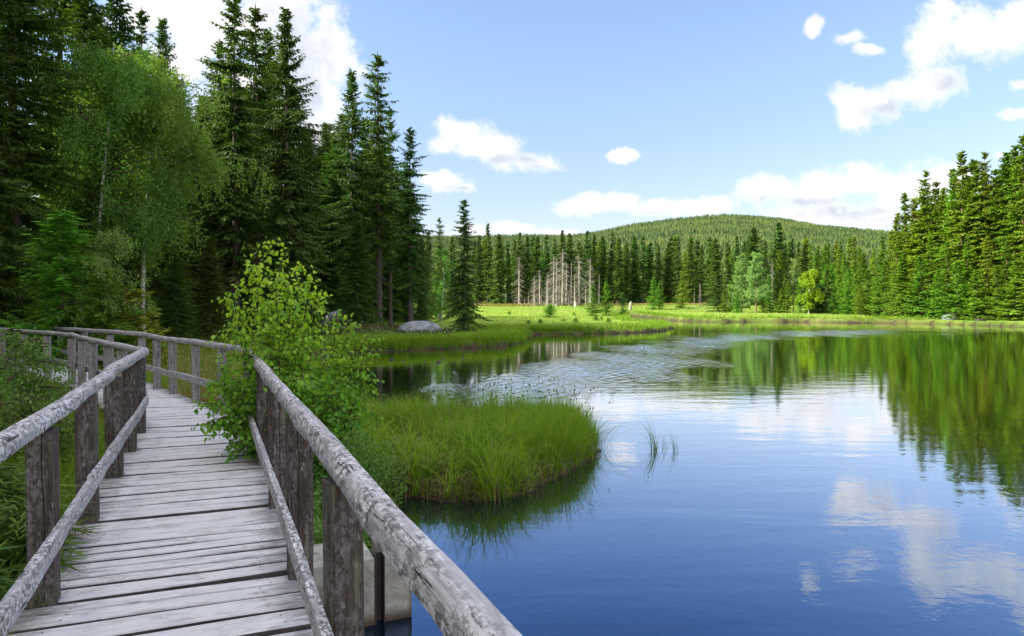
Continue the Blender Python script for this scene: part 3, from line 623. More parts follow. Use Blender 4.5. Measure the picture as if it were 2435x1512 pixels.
# three clumps of reed in open water
def reed(x, y, n, hmax, lab, seed):
    r = np.random.RandomState(seed); a = Acc(); q = r.uniform(0, 1, n)
    az = r.choice([pi + .3, .3, 2.2], n, p=[.72, .14, .14]) + r.uniform(-.5, .5, n)
    ones = np.ones(n); blades(a, r.normal(0, .035, n), r.normal(0, .035, n), -.03 * ones, hmax * r.uniform(.45, 1.05, n), .0036, r.uniform(.1, .75, n), az, 7, r.rand(n) * .4, (r.rand(n) < .15) * .8, 0, r)
    o = a.build('reed_clump', [M['grass']]); o.location = (x, y, 0); tag(o, lab, 'reeds')
reed(*at(1556, 1072), 26, .66, 'largest reed clump standing in open water, leaning left', 3)
reed(*at(1578, 1066), 9, .42, 'small sparse reed clump in the water between two others', 4)
reed(*at(1606, 1073), 12, .52, 'thin reed clump in the water, farthest from the islet', 5)
a = Acc(); r = np.random.RandomState(8); n = 26; p = (1.5, 10.9); az = r.uniform(-.5, .6, n)
blades(a, p[0] + r.normal(0, .12, n), p[1] + r.normal(0, .25, n), np.full(n, .02), r.uniform(.4, .8, n), .003, r.uniform(.8, 1.5, n), az, 7, r.rand(n) * .3, (r.rand(n) < .4) * .8, 0, r)
o = a.build('fallen_rushes', [M['grass']]); tag(o, 'thin rush stems leaning over the water at islet tip', 'rushes', kind='stuff')

# ------------------------------------------------------------------ trees
def spruce_crown(seed, H, Rc, start=.05, whorl=.42, nb=6, step=.13, tl=.5, tw=.035, gap=.05, droop=.5, low=-.3, top=.7, prof=.8, hang=.35, mats=None, open_=0., bark_=True, irregular=.25, name='crown', belly=0., brown=.05):
    r = np.random.RandomState(seed); a = Acc(); z = start * H; lob = r.uniform(0, 2 * pi, 3)
    dm = 1.
    while z < H * .985:
        z_ = z; h = z / H; hh = (h - start) / (1 - start)
        base = (1 - h) ** prof * (1 if belly == 0 else np.interp(hh, [0, .25, 1], [belly, 1, 1]))
        Lb = Rc * base + .12
        n_ = max(3, int(round(nb * r.uniform(.7, 1.3))))
        if r.rand() < open_: z_ += whorl * .8; dm = r.uniform(.5, 1.1)
        for b in range(n_):
            if r.rand() < gap: continue
            z = z_ + r.uniform(-.5, .5) * whorl; az = r.uniform(0, 2 * pi); L = Lb * r.uniform(1 - irregular * 1.6, 1 + irregular * .8) * (1 + .18 * math.sin(az * 2 + lob[0] + h * 9)) * dm ** .5
            if r.rand() < .06: L *= 1.25
            n = max(4, int(L / step)); s = np.linspace(0, 1, n + 1)
            e0 = low + (top - low) * h ** 1.6 + r.uniform(-.12, .12)
            d = np.array((math.cos(az), math.sin(az), 0)); sd_ = np.array((-math.sin(az), math.cos(az), 0))
            dz_ = math.sin(e0) * s - droop * (1 - h * .8) * s ** 2 * .9 + (.32 * (1 - h) + .05) * s ** 3.2
            bend = r.uniform(-.12, .12)
            P = d * (L * math.cos(e0) * s)[:, None] + sd_ * (L * bend * s ** 2)[:, None]; P[:, 2] = z + L * dz_
            if bark_ and L > .5:
                strips(a, P[None], (np.linspace(.022, .006, n + 1) * (L / 2.5) ** .5)[None], sd_[None], 1)
            k0 = max(1, int(n * .12)); Pk = P[k0:]; sk = s[k0:]; m_ = len(Pk)
            for sg in (-1, 1, 0):
                if sg == 0 and hang <= 0: continue
                ll = np.clip(tl * L * (1 - sk) * .55 + .16, .10, tl) * r.uniform(.65, 1.25, m_)
                if sg == 0:
                    dirv = np.stack([d[0] * .35 + r.normal(0, .25, m_), d[1] * .35 + r.normal(0, .25, m_), -np.ones(m_)], -1); ll = ll * hang * 1.3
                    end = sk > .93; dirv[end] = d * 1.0 + np.array((0, 0, -.1)); ll = np.where(end, .22, ll)
                else:
                    f = r.uniform(.45, .9, m_); dirv = d * f[:, None] + sd_ * sg * (1.1 - f * .4)[:, None]; dirv[:, 2] = -.16 - r.uniform(0, .4, m_) * (1 - h) + .1 * h
                dirv = nrm(dirv); P0 = Pk + r.normal(0, .02, (m_, 3)); P1 = P0 + dirv * (ll * .55)[:, None]; d2 = dirv + np.array((0, 0, -hang * .9)); P2 = P1 + nrm(d2) * (ll * .5)[:, None]
                wv = nrm(np.cross(dirv, nrm(np.stack([r.normal(0, .55, m_), r.normal(0, .55, m_), np.ones(m_)], -1))) + 1e-6)
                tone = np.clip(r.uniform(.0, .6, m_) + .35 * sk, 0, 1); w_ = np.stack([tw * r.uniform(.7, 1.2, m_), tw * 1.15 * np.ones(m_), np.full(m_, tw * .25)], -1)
                yl = (r.rand() < brown) * .6
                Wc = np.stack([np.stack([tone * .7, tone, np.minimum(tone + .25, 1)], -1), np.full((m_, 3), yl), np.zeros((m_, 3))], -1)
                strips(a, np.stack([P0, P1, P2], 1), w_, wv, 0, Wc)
        z = z_ + whorl * r.uniform(.75, 1.25) * (1 - .45 * h)
    # leader
    P = np.array([(0, 0, H * .95), (0, 0, H * .985), (0, 0, H)]); 
    for k in range(3):
        an = k * pi / 3; strips(a, P[None], np.array([[tw, tw * .9, tw * .2]]), np.array([[math.cos(an), math.sin(an), 0]]), 0, np.full((1, 3, 3), .4))
    return a.build(name, mats or [M['spruce'], M['bark']], None, False, False)
def trunk_mesh(seed, H, r0=None, m='bark', stubs=0, stub_range=(.05, .5), top=.97, lean=0., sides=9, stublen=1.4, stubm=None):
    r = np.random.RandomState(seed); a = Acc(); r0 = H * .0105 + .03 if r0 is None else r0; K = 14; t_ = np.linspace(0, 1, K); z = t_ * H * top
    wob = np.stack([np.sin(t_ * 4 + seed) * .006 * H * t_ * (1 - t_) + lean * H * t_ ** 1.2, np.cos(t_ * 3 + seed) * .006 * H * t_ * (1 - t_), z], -1); wob[0, 2] = -.3
    rr = r0 * (1 - t_ * .93); rr[0] *= 1.35; tube(a, wob, rr, sides, 0)
    for k in range(stubs):
        h = r.uniform(*stub_range); az = r.uniform(0, 2 * pi); L = r.uniform(.3, 1) * stublen; p = np.array((0, 0, h * H)); dr = r.uniform(-.5, .15)
        s = np.linspace(0, 1, 5)[:, None]; P = p + np.array((math.cos(az), math.sin(az), 0)) * L * s + np.array((0, 0, 1)) * (dr * L * s - .35 * L * s ** 2); P[:, :2] += wob[int(h * K * .99 / top) if h < top else -1, :2]
        tube(a, P, np.linspace(.02, .005, 5), 3, 1 if stubm else 0)
        if L > .7:
            for j in range(3):
                q = P[r.randint(1, 4)]; d_ = nrm(r.normal(0, 1, 3) * (1, 1, .5) + (math.cos(az), math.sin(az), -.4)); P2 = q + d_ * np.linspace(0, L * .35, 3)[:, None]; tube(a, P2, np.linspace(.010, .003, 3), 3, 1 if stubm else 0)
    return a.build('trunk', [M[m]] + ([M[stubm]] if stubm else []), None, True, False)
def snag_branches(seed, H, dens=1., L0=1.2, lo=.05, hi=.97, droop=.7):
    r = np.random.RandomState(seed); a = Acc(); z = lo * H
    while z < hi * H:
        for b in range(r.randint(2, 5)):
            az = r.uniform(0, 2 * pi); L = L0 * (1 - z / H * .75) * r.uniform(.3, 1.1); s = np.linspace(0, 1, 5)[:, None]
            P = np.array((0, 0, z)) + np.array((math.cos(az), math.sin(az), 0)) * L * s ** .8 + np.array((0, 0, 1)) * (-droop * L * s ** 1.5); tube(a, P, np.linspace(.022, .007, 5) * (H / 12) ** .5, 3, 0)
            for j in range(2):
                q = P[r.randint(1, 5)]; d_ = nrm(np.array((math.cos(az + r.uniform(-1, 1)), math.sin(az + r.uniform(-1, 1)), -.8))); tube(a, q + d_ * np.linspace(0, L * .4, 3)[:, None], np.linspace(.012, .004, 3), 3, 0)
        z += r.uniform(.15, .4) / dens
    return a.build('branches', [M['dead']], None, True, False)
def birch_mesh(seed, H, Rc, z0=.35, lean=(0, 0), nl=16000, leafs=.09, mat_='birch', strand=1.5, nlimb=26, white=True, open_front=False):
    """leaning white trunk with limbs; crown of hanging strands of small leaves"""
    r = np.random.RandomState(seed); a = Acc(); K = 16; t_ = np.linspace(0, 1, K)
    tp = np.stack([lean[0] * H * t_ ** 1.3 + .02 * H * np.sin(t_ * 5 + seed) * t_, lean[1] * H * t_ + .015 * H * np.sin(t_ * 4) * t_, t_ * H * .97], -1); tp[0, 2] = -.2
    tube(a, tp, np.maximum(H * .0085 * (1 - t_ * .95), .008), 9, 0)
    tips = []; limbs = []
    for k in range(nlimb):
        h = r.uniform(z0 * .8, .97) if k else .96; i = h * (K - 1); p = tp[int(i)] + (tp[min(int(i) + 1, K - 1)] - tp[int(i)]) * (i - int(i)); az = r.uniform(0, 2 * pi)
        
        if open_front and h < .8 and math.sin(az) < -.15 and r.rand() < .85: continue
        env = Rc * np.interp((h - z0) / (1 - z0), [0, .3, .75, 1], [.65, 1., .72, .28]); L = env * r.uniform(.6, 1.1); s = np.linspace(0, 1, 8)[:, None]
        P = p + np.array((math.cos(az), math.sin(az), 0)) * L * s ** .9 + np.array((0, 0, 1)) * L * (.75 * s - .65 * s ** 2.2); tube(a, P, np.linspace(H * .0028, .006, 8), 4, 1); limbs.append(P)
        for j in range(4):
            q = P[r.randint(2, 8)]; d_ = nrm(r.normal(0, 1, 3) * (1, 1, .6)); P2 = q + d_ * np.linspace(0, L * .35, 4)[:, None]; tube(a, P2, np.linspace(.012, .004, 4), 3, 1); limbs.append(P2[1:])
    tr = a.build('trunk', [M['birchbark'] if white else M['bark'], M['twig']], None, True, False)
    b = Acc(); allp = np.concatenate(limbs); per = 14; ns = nl // per; i = r.randint(0, len(allp), ns); wl = np.repeat(np.clip(r.normal(.8, .7, len(limbs)), .04, 2.2), [len(q) for q in limbs]); i = r.choice(len(allp), ns, p=wl / wl.sum()); tn = np.repeat(r.rand(len(limbs)), [len(q) for q in limbs])[i]; st = allp[i] + r.normal(0, .10, (ns, 3)) * Rc * .3
    k_ = r.rand(ns, per, 1); L = strand * r.uniform(.3, 1, (ns, 1, 1)); sway = r.normal(0, .12, (ns, 1, 2))
    P = st[:, None] + np.concatenate([sway * k_ * L + r.normal(0, .05, (ns, per, 2)), -k_ * L + r.normal(0, .04, (ns, per, 1))], -1); P = P.reshape(-1, 3); n = len(P)
    D = r.normal(0, .6, (n, 3)); D[:, 2] -= .8; tone = np.repeat(tn * .4 + r.rand(ns) * .3, per) + r.rand(n) * .3
    leaves(b, P, D, r.normal(0, 1, (n, 3)), r.uniform(.7, 1.3, n) * leafs, np.stack([tone, tone * 0, tone * 0], -1), 'rhomb')
    return tr, b.build('crown', [M[mat_]], None, False, False)
def pine_mesh(seed, H, Rc, start=.05, tuft=.16, whorl=.5, nb=6, mat_='pine', prof=.65, need=14, step=.3):
    """whorled limbs carrying round brushes of needles"""
    r = np.random.RandomState(seed); a = Acc(); z = start * H; C = []
    while z < H * .97:
        h = z / H; Lb = Rc * (1 - h) ** prof + .15
        for b in range(nb):
            az = r.uniform(0, 2 * pi); L = Lb * r.uniform(.6, 1.1); s = np.arange(.25, 1.01, step / max(L, step)); e0 = .15 + .5 * h
            P = np.array((math.cos(az), math.sin(az), 0)) * (L * math.cos(e0) * s)[:, None]; P[:, 2] = z + L * math.sin(e0) * s + .12 * L * s ** 2
            strips(a, P[None], np.full((1, len(P)), .02), np.array([[-math.sin(az), math.cos(az), 0]]), 1) if len(P) > 1 else None
            C.append(P); 
            for sg in (-1, 1):
                q = P + np.array((-math.sin(az), math.cos(az), 0)) * sg * ((1.05 - s) * L * .45)[:, None]; q[:, 2] += .05; C.append(q)
        z += whorl * r.uniform(.8, 1.2) * (1 - .35 * h)
    C = np.concatenate(C); C = C + r.normal(0, .08, C.shape); n = len(C); D = nrm(r.normal(0, 1, (n, need, 3)) + (0, 0, .55)); tl_ = tuft * r.uniform(.7, 1.3, (n, 1, 1))
    P0 = np.repeat(C[:, None], need, 1); P1 = P0 + D * tl_; P = np.stack([P0, P1], 2).reshape(-1, 2, 3); m_ = len(P); tone = np.repeat(r.rand(n), need)[:, None] * .6 + r.rand(m_, 1) * .4
    strips(a, P, np.tile([[.028 * tuft / .16, .018 * tuft / .16]], (m_, 1)), nrm(np.cross(D.reshape(-1, 3), r.normal(0, 1, (m_, 3)))), 0, np.stack([np.broadcast_to(tone, (m_, 2)), np.zeros((m_, 2)), np.zeros((m_, 2))], -1))
    return a.build('crown', [M[mat_], M['bark_warm']], None, False, False)

class Kind:
    def __init__(s, H, R_c, parts): s.H = H; s.R = R_c; s.parts = parts
def place(kind, name, x, y, H, label, cat, group=None, width=1., rz=None, z=None, tilt=None):
    """one tree: an empty at the foot, its parts sharing the meshes of its kind"""
    sc = H / kind.H; o = empty(name, (x, y, (gz(x, y) if z is None else z) - .05), rng.uniform(0, 6.28) if rz is None else rz, (sc * width, sc * width, sc))
    if tilt: o.rotation_euler[0], o.rotation_euler[1] = tilt
    for pn, me in kind.parts: put(pn, me, o)
    return tag(o, label, cat, group)
def topH(x, d, ty, zb): return HC + (HY - ty) / F * d - zb      # height whose tip shows at photo row ty

# near kinds (fine twigs)
NB = []
for k, (Hh, Rc, st, gap, dr, open_, lo, hg, ir, bl) in enumerate([
        (22, 3.9, .02, .03, .55, 0, -.30, .45, .25, 0), (22, 3.4, .06, .05, .60, .05, -.40, .5, .32, 0),
        (22, 3.3, .20, .08, .70, .15, -.45, .6, .45, .5), (22, 3.1, .28, .12, .75, .2, -.5, .6, .5, .5), (22, 3.6, .08, .06, .6, .1, -.4, .65, .4, .8)]):
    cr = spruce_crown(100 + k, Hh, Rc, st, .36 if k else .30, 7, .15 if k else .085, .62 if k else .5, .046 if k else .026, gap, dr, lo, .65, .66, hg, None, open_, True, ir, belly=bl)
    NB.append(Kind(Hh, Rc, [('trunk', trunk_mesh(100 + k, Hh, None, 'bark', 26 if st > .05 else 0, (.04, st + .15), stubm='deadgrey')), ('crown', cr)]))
young = Kind(5, 1.3, [('trunk', trunk_mesh(130, 5, .05, 'bark')), ('crown', spruce_crown(130, 5, 1.5, .02, .17, 6, .07, .28, .018, .03, .2, .05, .8, .8, .12, [M['spruce_young'], M['bark']]))])
tiny = Kind(1.2, .5, [('trunk', trunk_mesh(131, 1.2, .02, 'bark')), ('crown', spruce_crown(131, 1.2, .55, .02, .09, 6, .05, .15, .014, .03, .15, .05, .8, .75, .1, [M['spruce_young'], M['bark']]))])
yellow = Kind(3, 1.2, [('trunk', trunk_mesh(132, 3, .04, 'bark')), ('crown', spruce_crown(132, 3, 1.2, .03, .16, 6, .08, .3, .02, .03, .2, .05, .8, .7, .15, [M['yellow_spruce'], M['bark']]))])

GL = 'tall dark spruces of the left wood'
LT = [  # photo column, distance, row of the tip, kind, width, label
 (40, 25, -300, 0, .9, 'huge dense spruce filling the far left edge, drooping branches'),
 (-120, 22, -480, 0, .9, 'huge spruce partly cut off by the left edge of the view'),
 (215, 30, -90, 1, 1., 'tall dark spruce between the huge left spruce and the birches'),
 (150, 33, -170, 4, 1.1, 'very tall dark spruce behind the huge left one, top out of view'),
 (285, 33, -30, 1, .95, 'tall spruce just behind the birches, its tip out of view'),
 (343, 41, 18, 3, .8, 'thin spruce whose tip rises above the birches, left of a lower one'),
 (393, 42, 44, 1, .72, 'spruce with a narrow pointed tip just right of the birch tops'),
 (562, 40, -25, 2, .95, 'tallest spruce with long bare grey trunk behind the sapling'),
 (612, 44, 12, 3, 1., 'open spruce just right of the tallest bare trunked one'),
 (527, 46, 92, 3, .85, 'thin spruce with sparse top left of the tallest one'),
 (684, 39, 22, 4, .85, 'dense spruce with a bare spiky leader and grey dead twigs'),
 (640, 47, 70, 1, .8, 'dark spruce filling the gap behind the bare spiked one'),
 (735, 47, 330, 1, .9, 'shorter dark spruce right of the bare spiked one'),
 (775, 62, 290, 1, .8, 'small pointed spruce against the sky left of the ragged pair'),
 (838, 50, 168, 4, .8, 'ragged spruce, left one of the pair of tall tops by blue sky'),
 (900, 52, 124, 3, 1.0, 'dark ragged spruce with bushy top standing against blue sky'),
 (928, 56, 248, 3, .75, 'thin spruce with bare upper trunk beside the bushy topped one'),
 (976, 50, 300, 2, .9, 'drooping dark spruce at the right end of the left wood'),
 (880, 60, 330, 1, .9, 'dark spruce filling the gap below the ragged pair'),
 (945, 63, 400, 1, .8, 'lower spruce behind the drooping one at the wood edge'),
 (445, 40, 260, 1, 1.1, 'dark spruce below and right of the birch crowns'),
 (400, 36, 330, 4, 1., 'shaded spruce under the right birch crown'),
 (490, 47, 250, 1, 1.2, 'shaded broad spruce left of the long bare trunk'),
 (330, 36, 380, 1, 1.1, 'shaded spruce under the left birch crown'),
 (210, 27, 420, 1, .8, 'small shaded spruce at the foot of the leaning birch'),
 (590, 52, 220, 1, 1.2, 'shaded spruce deep behind the sapling'),
 (700, 52, 200, 1, 1.1, 'shaded spruce behind the dead twigs of the spiked one'),
 (800, 56, 330, 1, 1.1, 'shaded spruce behind the trunks left of the boulder'),
 (660, 38, 470, 0, .8, 'low bushy spruce just behind the sapling top'),
 (850, 46, 500, 0, .8, 'low bushy spruce behind the small boulder'),
 (1002, 56, 560, 0, .62, 'low dense spruce behind the big grey boulder'),
 (1045, 82, 514, 3, .8, 'slim spruce just left of the lone pointed spruce'),
 (1018, 92, 550, 1, .9, 'spruce rising behind the pale birch'),
 (1075, 98, 560, 1, .9, 'spruce directly behind the lone pointed spruce'),
 (500, 33, 560, 0, .8, 'low dark spruce left of the sapling, above the railing corner'),
 (420, 30, 600, 0, .75, 'low dark spruce behind the far railing'),
 (430, 56, 190, 1, 1.1, 'shaded spruce far back below the birch tops'),
 (485, 58, 230, 4, 1.1, 'shaded spruce far back left of the thin sparse one'),
 (545, 60, 150, 1, 1.1, 'spruce far back behind the tallest one'),
 (655, 58, 150, 4, 1.1, 'spruce far back between the tallest and the spiked one'),
 (735, 60, 300, 0, 1., 'broad spruce far back right of the spiked one'),
 (765, 66, 350, 4, 1.1, 'spruce far back below the small pointed one'),
 (815, 60, 270, 1, 1.1, 'spruce far back left of the ragged pair'),
 (870, 64, 280, 4, 1.1, 'spruce far back between the ragged pair'),
 (915, 66, 350, 0, 1., 'broad spruce far back below the bushy topped one'),
 (965, 64, 400, 4, 1., 'spruce far back behind the drooping one'),
 (620, 56, 420, 0, 1.1, 'broad low spruce in the dark behind the sapling top'),
 (540, 50, 480, 0, 1.1, 'broad low spruce in the dark left of the sapling'),
 (770, 54, 520, 0, 1.1, 'broad low spruce in the dark left of the small boulder'),
 (20, 28, 250, 1, 1., 'shaded spruce at the left edge behind the huge one')]
for (x, d, ty, k, wd, lab) in LT:
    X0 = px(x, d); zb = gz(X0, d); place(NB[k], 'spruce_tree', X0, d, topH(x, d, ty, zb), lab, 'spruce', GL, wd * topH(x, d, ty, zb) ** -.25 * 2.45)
# wood to the left of the view: it stands in the sun's way
k = 0
for (x, y, h) in ((-17.5, 11, 22), (-16, 4, 23), (-17, -4, 22), (-15, -12, 23), (-22, 14, 24), (-25, 4, 23), (-24, -6, 24), (-23, -16, 22), (-30, 20, 24), (-34, 8, 25), (-33, -8, 24), (-38, 28, 25), (-43, 16, 25), (-22, 22, 23), (-30, 34, 25), (-38, 44, 25), (-46, 54, 25), (-50, 38, 25), (-33, 54, 24), (-40, 66, 25), (-48, 80, 25), (-34, 76, 24), (-26, 66, 22), (-20, 74, 21), (-16, 86, 19), (-28, 92, 24), (-13, 0, 22), (-16, 7, 22), (-14, -8, 22), (-19, 0, 23), (-19, 9, 23), (-20, -11, 23), (-28, 0, 24), (-28, 10, 24), (-29, -12, 24), (-21.5, 17, 22)):
    if not h: continue
    k += 1
    o = place(NB[(0, 4, 1)[k % 3]], 'spruce_tree', x, y, h, 'dark spruce deep in the left wood behind the front trees', 'spruce', 'spruces deep in the left wood', 1.3)
# the lone spruce on the tongue
lone = Kind(10, 1.7, [('trunk', trunk_mesh(150, 10, .14, 'bark')), ('crown', spruce_crown(150, 10, 1.75, .05, .26, 7, .10, .42, .03, .03, .55, -.35, .5, .85, .4, None, 0, True, .4))])
X0 = px(1103, 47); zb = gz(X0, 47); place(lone, 'spruce_tree', X0, 47, topH(0, 47, 472, zb), 'lone pointed spruce standing on the grassy bank beside the boulder', 'spruce', None, 1.05)
# birches
for (x, d, ty, Rc, ln, sd_, z0, lab, dx_, nl) in ((228, 27, 82, 3.5, .055, 41, .46, 'leaning birch with white trunk and weeping crown, left of its twin', 0, 48000), (340, 29, 112, 4.4, .02, 42, .42, 'birch with weeping crown reaching out to the right over the shade', 0, 62000)):
    X0 = px(x, d); zb = gz(X0, d); H = topH(x, d, ty, zb); tr, cr = birch_mesh(sd_, H, Rc, z0, (ln, 0), nl, .105, strand=1.9, nlimb=58, open_front=True)
    place(Kind(H, Rc, [('trunk', tr), ('crown', cr)]), 'birch_tree', X0, d, H, lab, 'birch', 'birches at the edge of the left wood', 1, 0)
X0 = px(1050, 74); H = topH(0, 74, 565, 1.2); tr, cr = birch_mesh(43, H, 1.7, .2, (.03, 0), 9000, .13, strand=1.2, nlimb=18)
place(Kind(H, 2, [('trunk', tr), ('crown', cr)]), 'birch_tree', X0, 74, H, 'slender pale green birch left of the lone pointed spruce', 'birch', None, 1, 0)
# young trees behind the far railing
def young_at(kind, name, x, d, ty, lab, cat, w=1., g='young trees behind the far railing'):
    X0 = px(x, d); zb = gz(X0, d); return place(kind, name, X0, d, topH(x, d, ty, zb), lab, cat, g, w)
young_at(young, 'young_spruce', 150, 19, 505, 'light green young spruce with a long leader behind the far railing', 'young spruce', 1.25)
young_at(young, 'young_spruce', 205, 20.5, 570, 'light green young spruce close beside the leafy birch shrub', 'young spruce', 1.15)
young_at(young, 'young_spruce', 245, 18.6, 640, 'low green young spruce in front of the leafy birch shrub', 'young spruce', 1.25)
young_at(young, 'young_spruce', 120, 21, 650, 'low young spruce nearest the left edge behind the railing', 'young spruce', 1.1)
young_at(yellow, 'yellow_spruce', 318, 19.5, 690, 'yellowish young spruce peeping over the far railing', 'young spruce', 1.15)
young_at(yellow, 'yellow_spruce', 366, 21, 762, 'tiny yellow spruce tip right of the larger yellowish one', 'young spruce', .9)
tr, cr = birch_mesh(47, 4.3, 1.7, .08, (.02, 0), 13000, .065, 'shrub', .4, 44, False)
X0 = px(248, 19.3); place(Kind(4.3, 1, [('trunk', tr), ('crown', cr)]), 'birch_shrub', X0, 19.3, topH(0, 19.3, 538, gz(X0, 19.3)), 'leafy pale green birch shrub behind the far railing', 'shrub', None, 1, 0)

# ------------------------------------------------------------------ far shore trees (coarser twigs: they stand 80 to 250 m away)
def far_kinds(matn, seeds, bk='bark'):
    L = []
    for k, s in enumerate(seeds):
        st, gap, op, bl, Rc = [(.10, .06, .05, .7, 3.4), (.16, .08, .1, .6, 3.1), (.03, .04, 0, 0, 3.6), (.22, .12, .15, .7, 3.0)][k % 4]
        L.append(Kind(22, Rc, [('trunk', trunk_mesh(s, 22, None, bk, 10, (.05, .4), sides=6)), ('crown', spruce_crown(s, 22, Rc, st, .46, 7, .28, .8, .10, gap, .5, -.3, .6, .62, .4, [M[matn], M[bk]], op, True, .42 if bk != 'bark' else .32, belly=bl, brown=.18 if bk != 'bark' else .05))]))
    return L
FD = far_kinds('spruce', (201, 202, 203, 204)); FW = far_kinds('spruce_sunlit', (211, 212, 213, 214, 215, 216), 'bark_warm')
FY = [Kind(8, 1.7, [('trunk', trunk_mesh(s, 8, .1, 'bark', sides=6)), ('crown', spruce_crown(s, 8, 2.0, .02, .32, 7, .2, .5, .05, .03, .3, -.1, .75, .85, .15, [M[m_], M['bark']], 0, True, .2))]) for s, m_ in ((221, 'spruce_young'), (222, 'spruce_sunlit'), (223, 'spruce'))]
ordn = ['first', 'second', 'third', 'fourth', 'fifth', 'sixth', 'seventh', 'eighth', 'ninth', 'tenth', 'eleventh', 'twelfth', 'thirteenth', 'fourteenth', 'fifteenth', 'sixteenth', 'seventeenth', 'eighteenth', 'nineteenth', 'twentieth']
def nth(k): return ordn[k] if k < 20 else 'number %d' % (k + 1)
r = np.random.RandomState(77)
# front row of the dark wood behind the meadow
front = [(1140, 560), (1160, 530), (1186, 556), (1207, 575), (1236, 552), (1254, 560), (1277, 562), (1299, 556), (1318, 566), (1337, 546), (1354, 554), (1376, 572), (1396, 548), (1412, 556), (1432, 560), (1455, 547), (1472, 566), (1490, 575), (1507, 560), (1528, 558), (1546, 576), (1566, 584), (1588, 578), (1611, 560), (1640, 574), (1668, 580), (1700, 566), (1728, 575), (1750, 560), (1768, 572), (1790, 540), (1818, 570), (1850, 527), (1882, 566), (1912, 580), (1940, 590), (1968, 578), (1992, 590)]
for k, (x, ty) in enumerate(front):
    d = r.uniform(196, 206) if x < 1700 else r.uniform(176, 190); X0 = px(x, d); zb = gz(X0, d)
    warm = x > 1930; kd = (FW if warm else FD)[k % 4]
    if x < 1220: seg = 'dark spruce right of the lone pointed spruce'; j = k
    elif x < 1420: seg = 'dark spruce behind the grey dead trunks'; j = k - 4
    elif x < 1700: seg = 'dark spruce between the dead trunks and the pale pines'; j = k - 14
    else: seg = 'spruce rising behind the pale pines'; j = k - 26
    place(kd, 'spruce_tree', X0, d, topH(x, d, ty, zb), '%s, %s from left' % (seg, nth(j)), 'spruce', 'front row of spruces behind the meadow', r.uniform(.95, 1.2) * (1.25 if ty < 545 and x > 1700 else 1))
for k in range(62):
    d = r.uniform(208, 245); x = 1120 + (k + r.rand()) * 930 / 62; X0 = px(x, d); zb = gz(X0, d); ty = r.uniform(558, 600)
    place((FW if r.rand() < .3 or x > 1900 else FD)[r.randint(4)], 'spruce_tree', X0, d, topH(x, d, ty, zb), 'spruce in the back rows behind the meadow with only its top showing', 'spruce', 'back rows of spruces behind the meadow', r.uniform(1, 1.25))
# right-hand wood: photo column, distance, tip row
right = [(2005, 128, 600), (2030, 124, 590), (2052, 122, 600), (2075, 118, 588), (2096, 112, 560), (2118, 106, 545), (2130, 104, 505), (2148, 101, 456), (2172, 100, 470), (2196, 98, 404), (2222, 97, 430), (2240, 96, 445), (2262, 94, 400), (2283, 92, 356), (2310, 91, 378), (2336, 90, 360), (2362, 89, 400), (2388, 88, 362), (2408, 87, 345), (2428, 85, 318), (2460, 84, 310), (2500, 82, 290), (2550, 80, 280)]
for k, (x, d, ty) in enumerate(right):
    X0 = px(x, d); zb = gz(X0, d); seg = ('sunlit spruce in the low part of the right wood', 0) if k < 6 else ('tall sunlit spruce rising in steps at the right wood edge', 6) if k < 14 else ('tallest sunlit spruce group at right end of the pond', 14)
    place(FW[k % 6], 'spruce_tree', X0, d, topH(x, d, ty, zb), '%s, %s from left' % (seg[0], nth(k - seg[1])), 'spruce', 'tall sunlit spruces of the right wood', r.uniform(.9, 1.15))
low_ = [(1975, 138, 640), (1995, 126, 655), (2018, 120, 640), (2038, 112, 662), (2062, 110, 640), (2085, 104, 650), (2105, 102, 620), (2126, 98, 640), (2146, 94, 600), (2166, 96, 640), (2186, 91, 610), (2210, 93, 560), (2230, 88, 640), (2252, 89, 570), (2275, 86, 620), (2298, 87, 560), (2320, 84, 640), (2345, 85, 560), (2368, 82, 630), (2392, 83, 570), (2415, 80, 620), (2440, 79, 560), (2480, 77, 560), (2520, 75, 600)]
for k, (x, d, ty) in enumerate(low_):
    X0 = px(x, d); zb = gz(X0, d)
    place((FY[k % 2] if ty > 605 else FW[k % 6]), 'spruce_tree', X0, d, topH(x, d, ty, zb), 'lower bright spruce fringing the right wood, %s from left' % nth(k), 'spruce', 'lower bright spruces fringing the right wood', r.uniform(1.0, 1.35))
for k in range(46):
    x = 1960 + (k + r.rand()) * 640 / 46; d = np.interp(x, [1960, 2130, 2434, 2600], [140, 112, 94, 90]) + r.uniform(0, 22); X0 = px(x, d); zb = gz(X0, d)
    ty = np.interp(x, [1960, 2110, 2140, 2200, 2290, 2434, 2600], [610, 585, 520, 450, 400, 360, 320]) + r.uniform(5, 60)
    place(FW[r.randint(6)], 'spruce_tree', X0, d, topH(x, d, ty, zb), 'sunlit spruce inside the right wood, half hidden by the edge trees', 'spruce', 'spruces inside the right wood', r.uniform(1, 1.2))
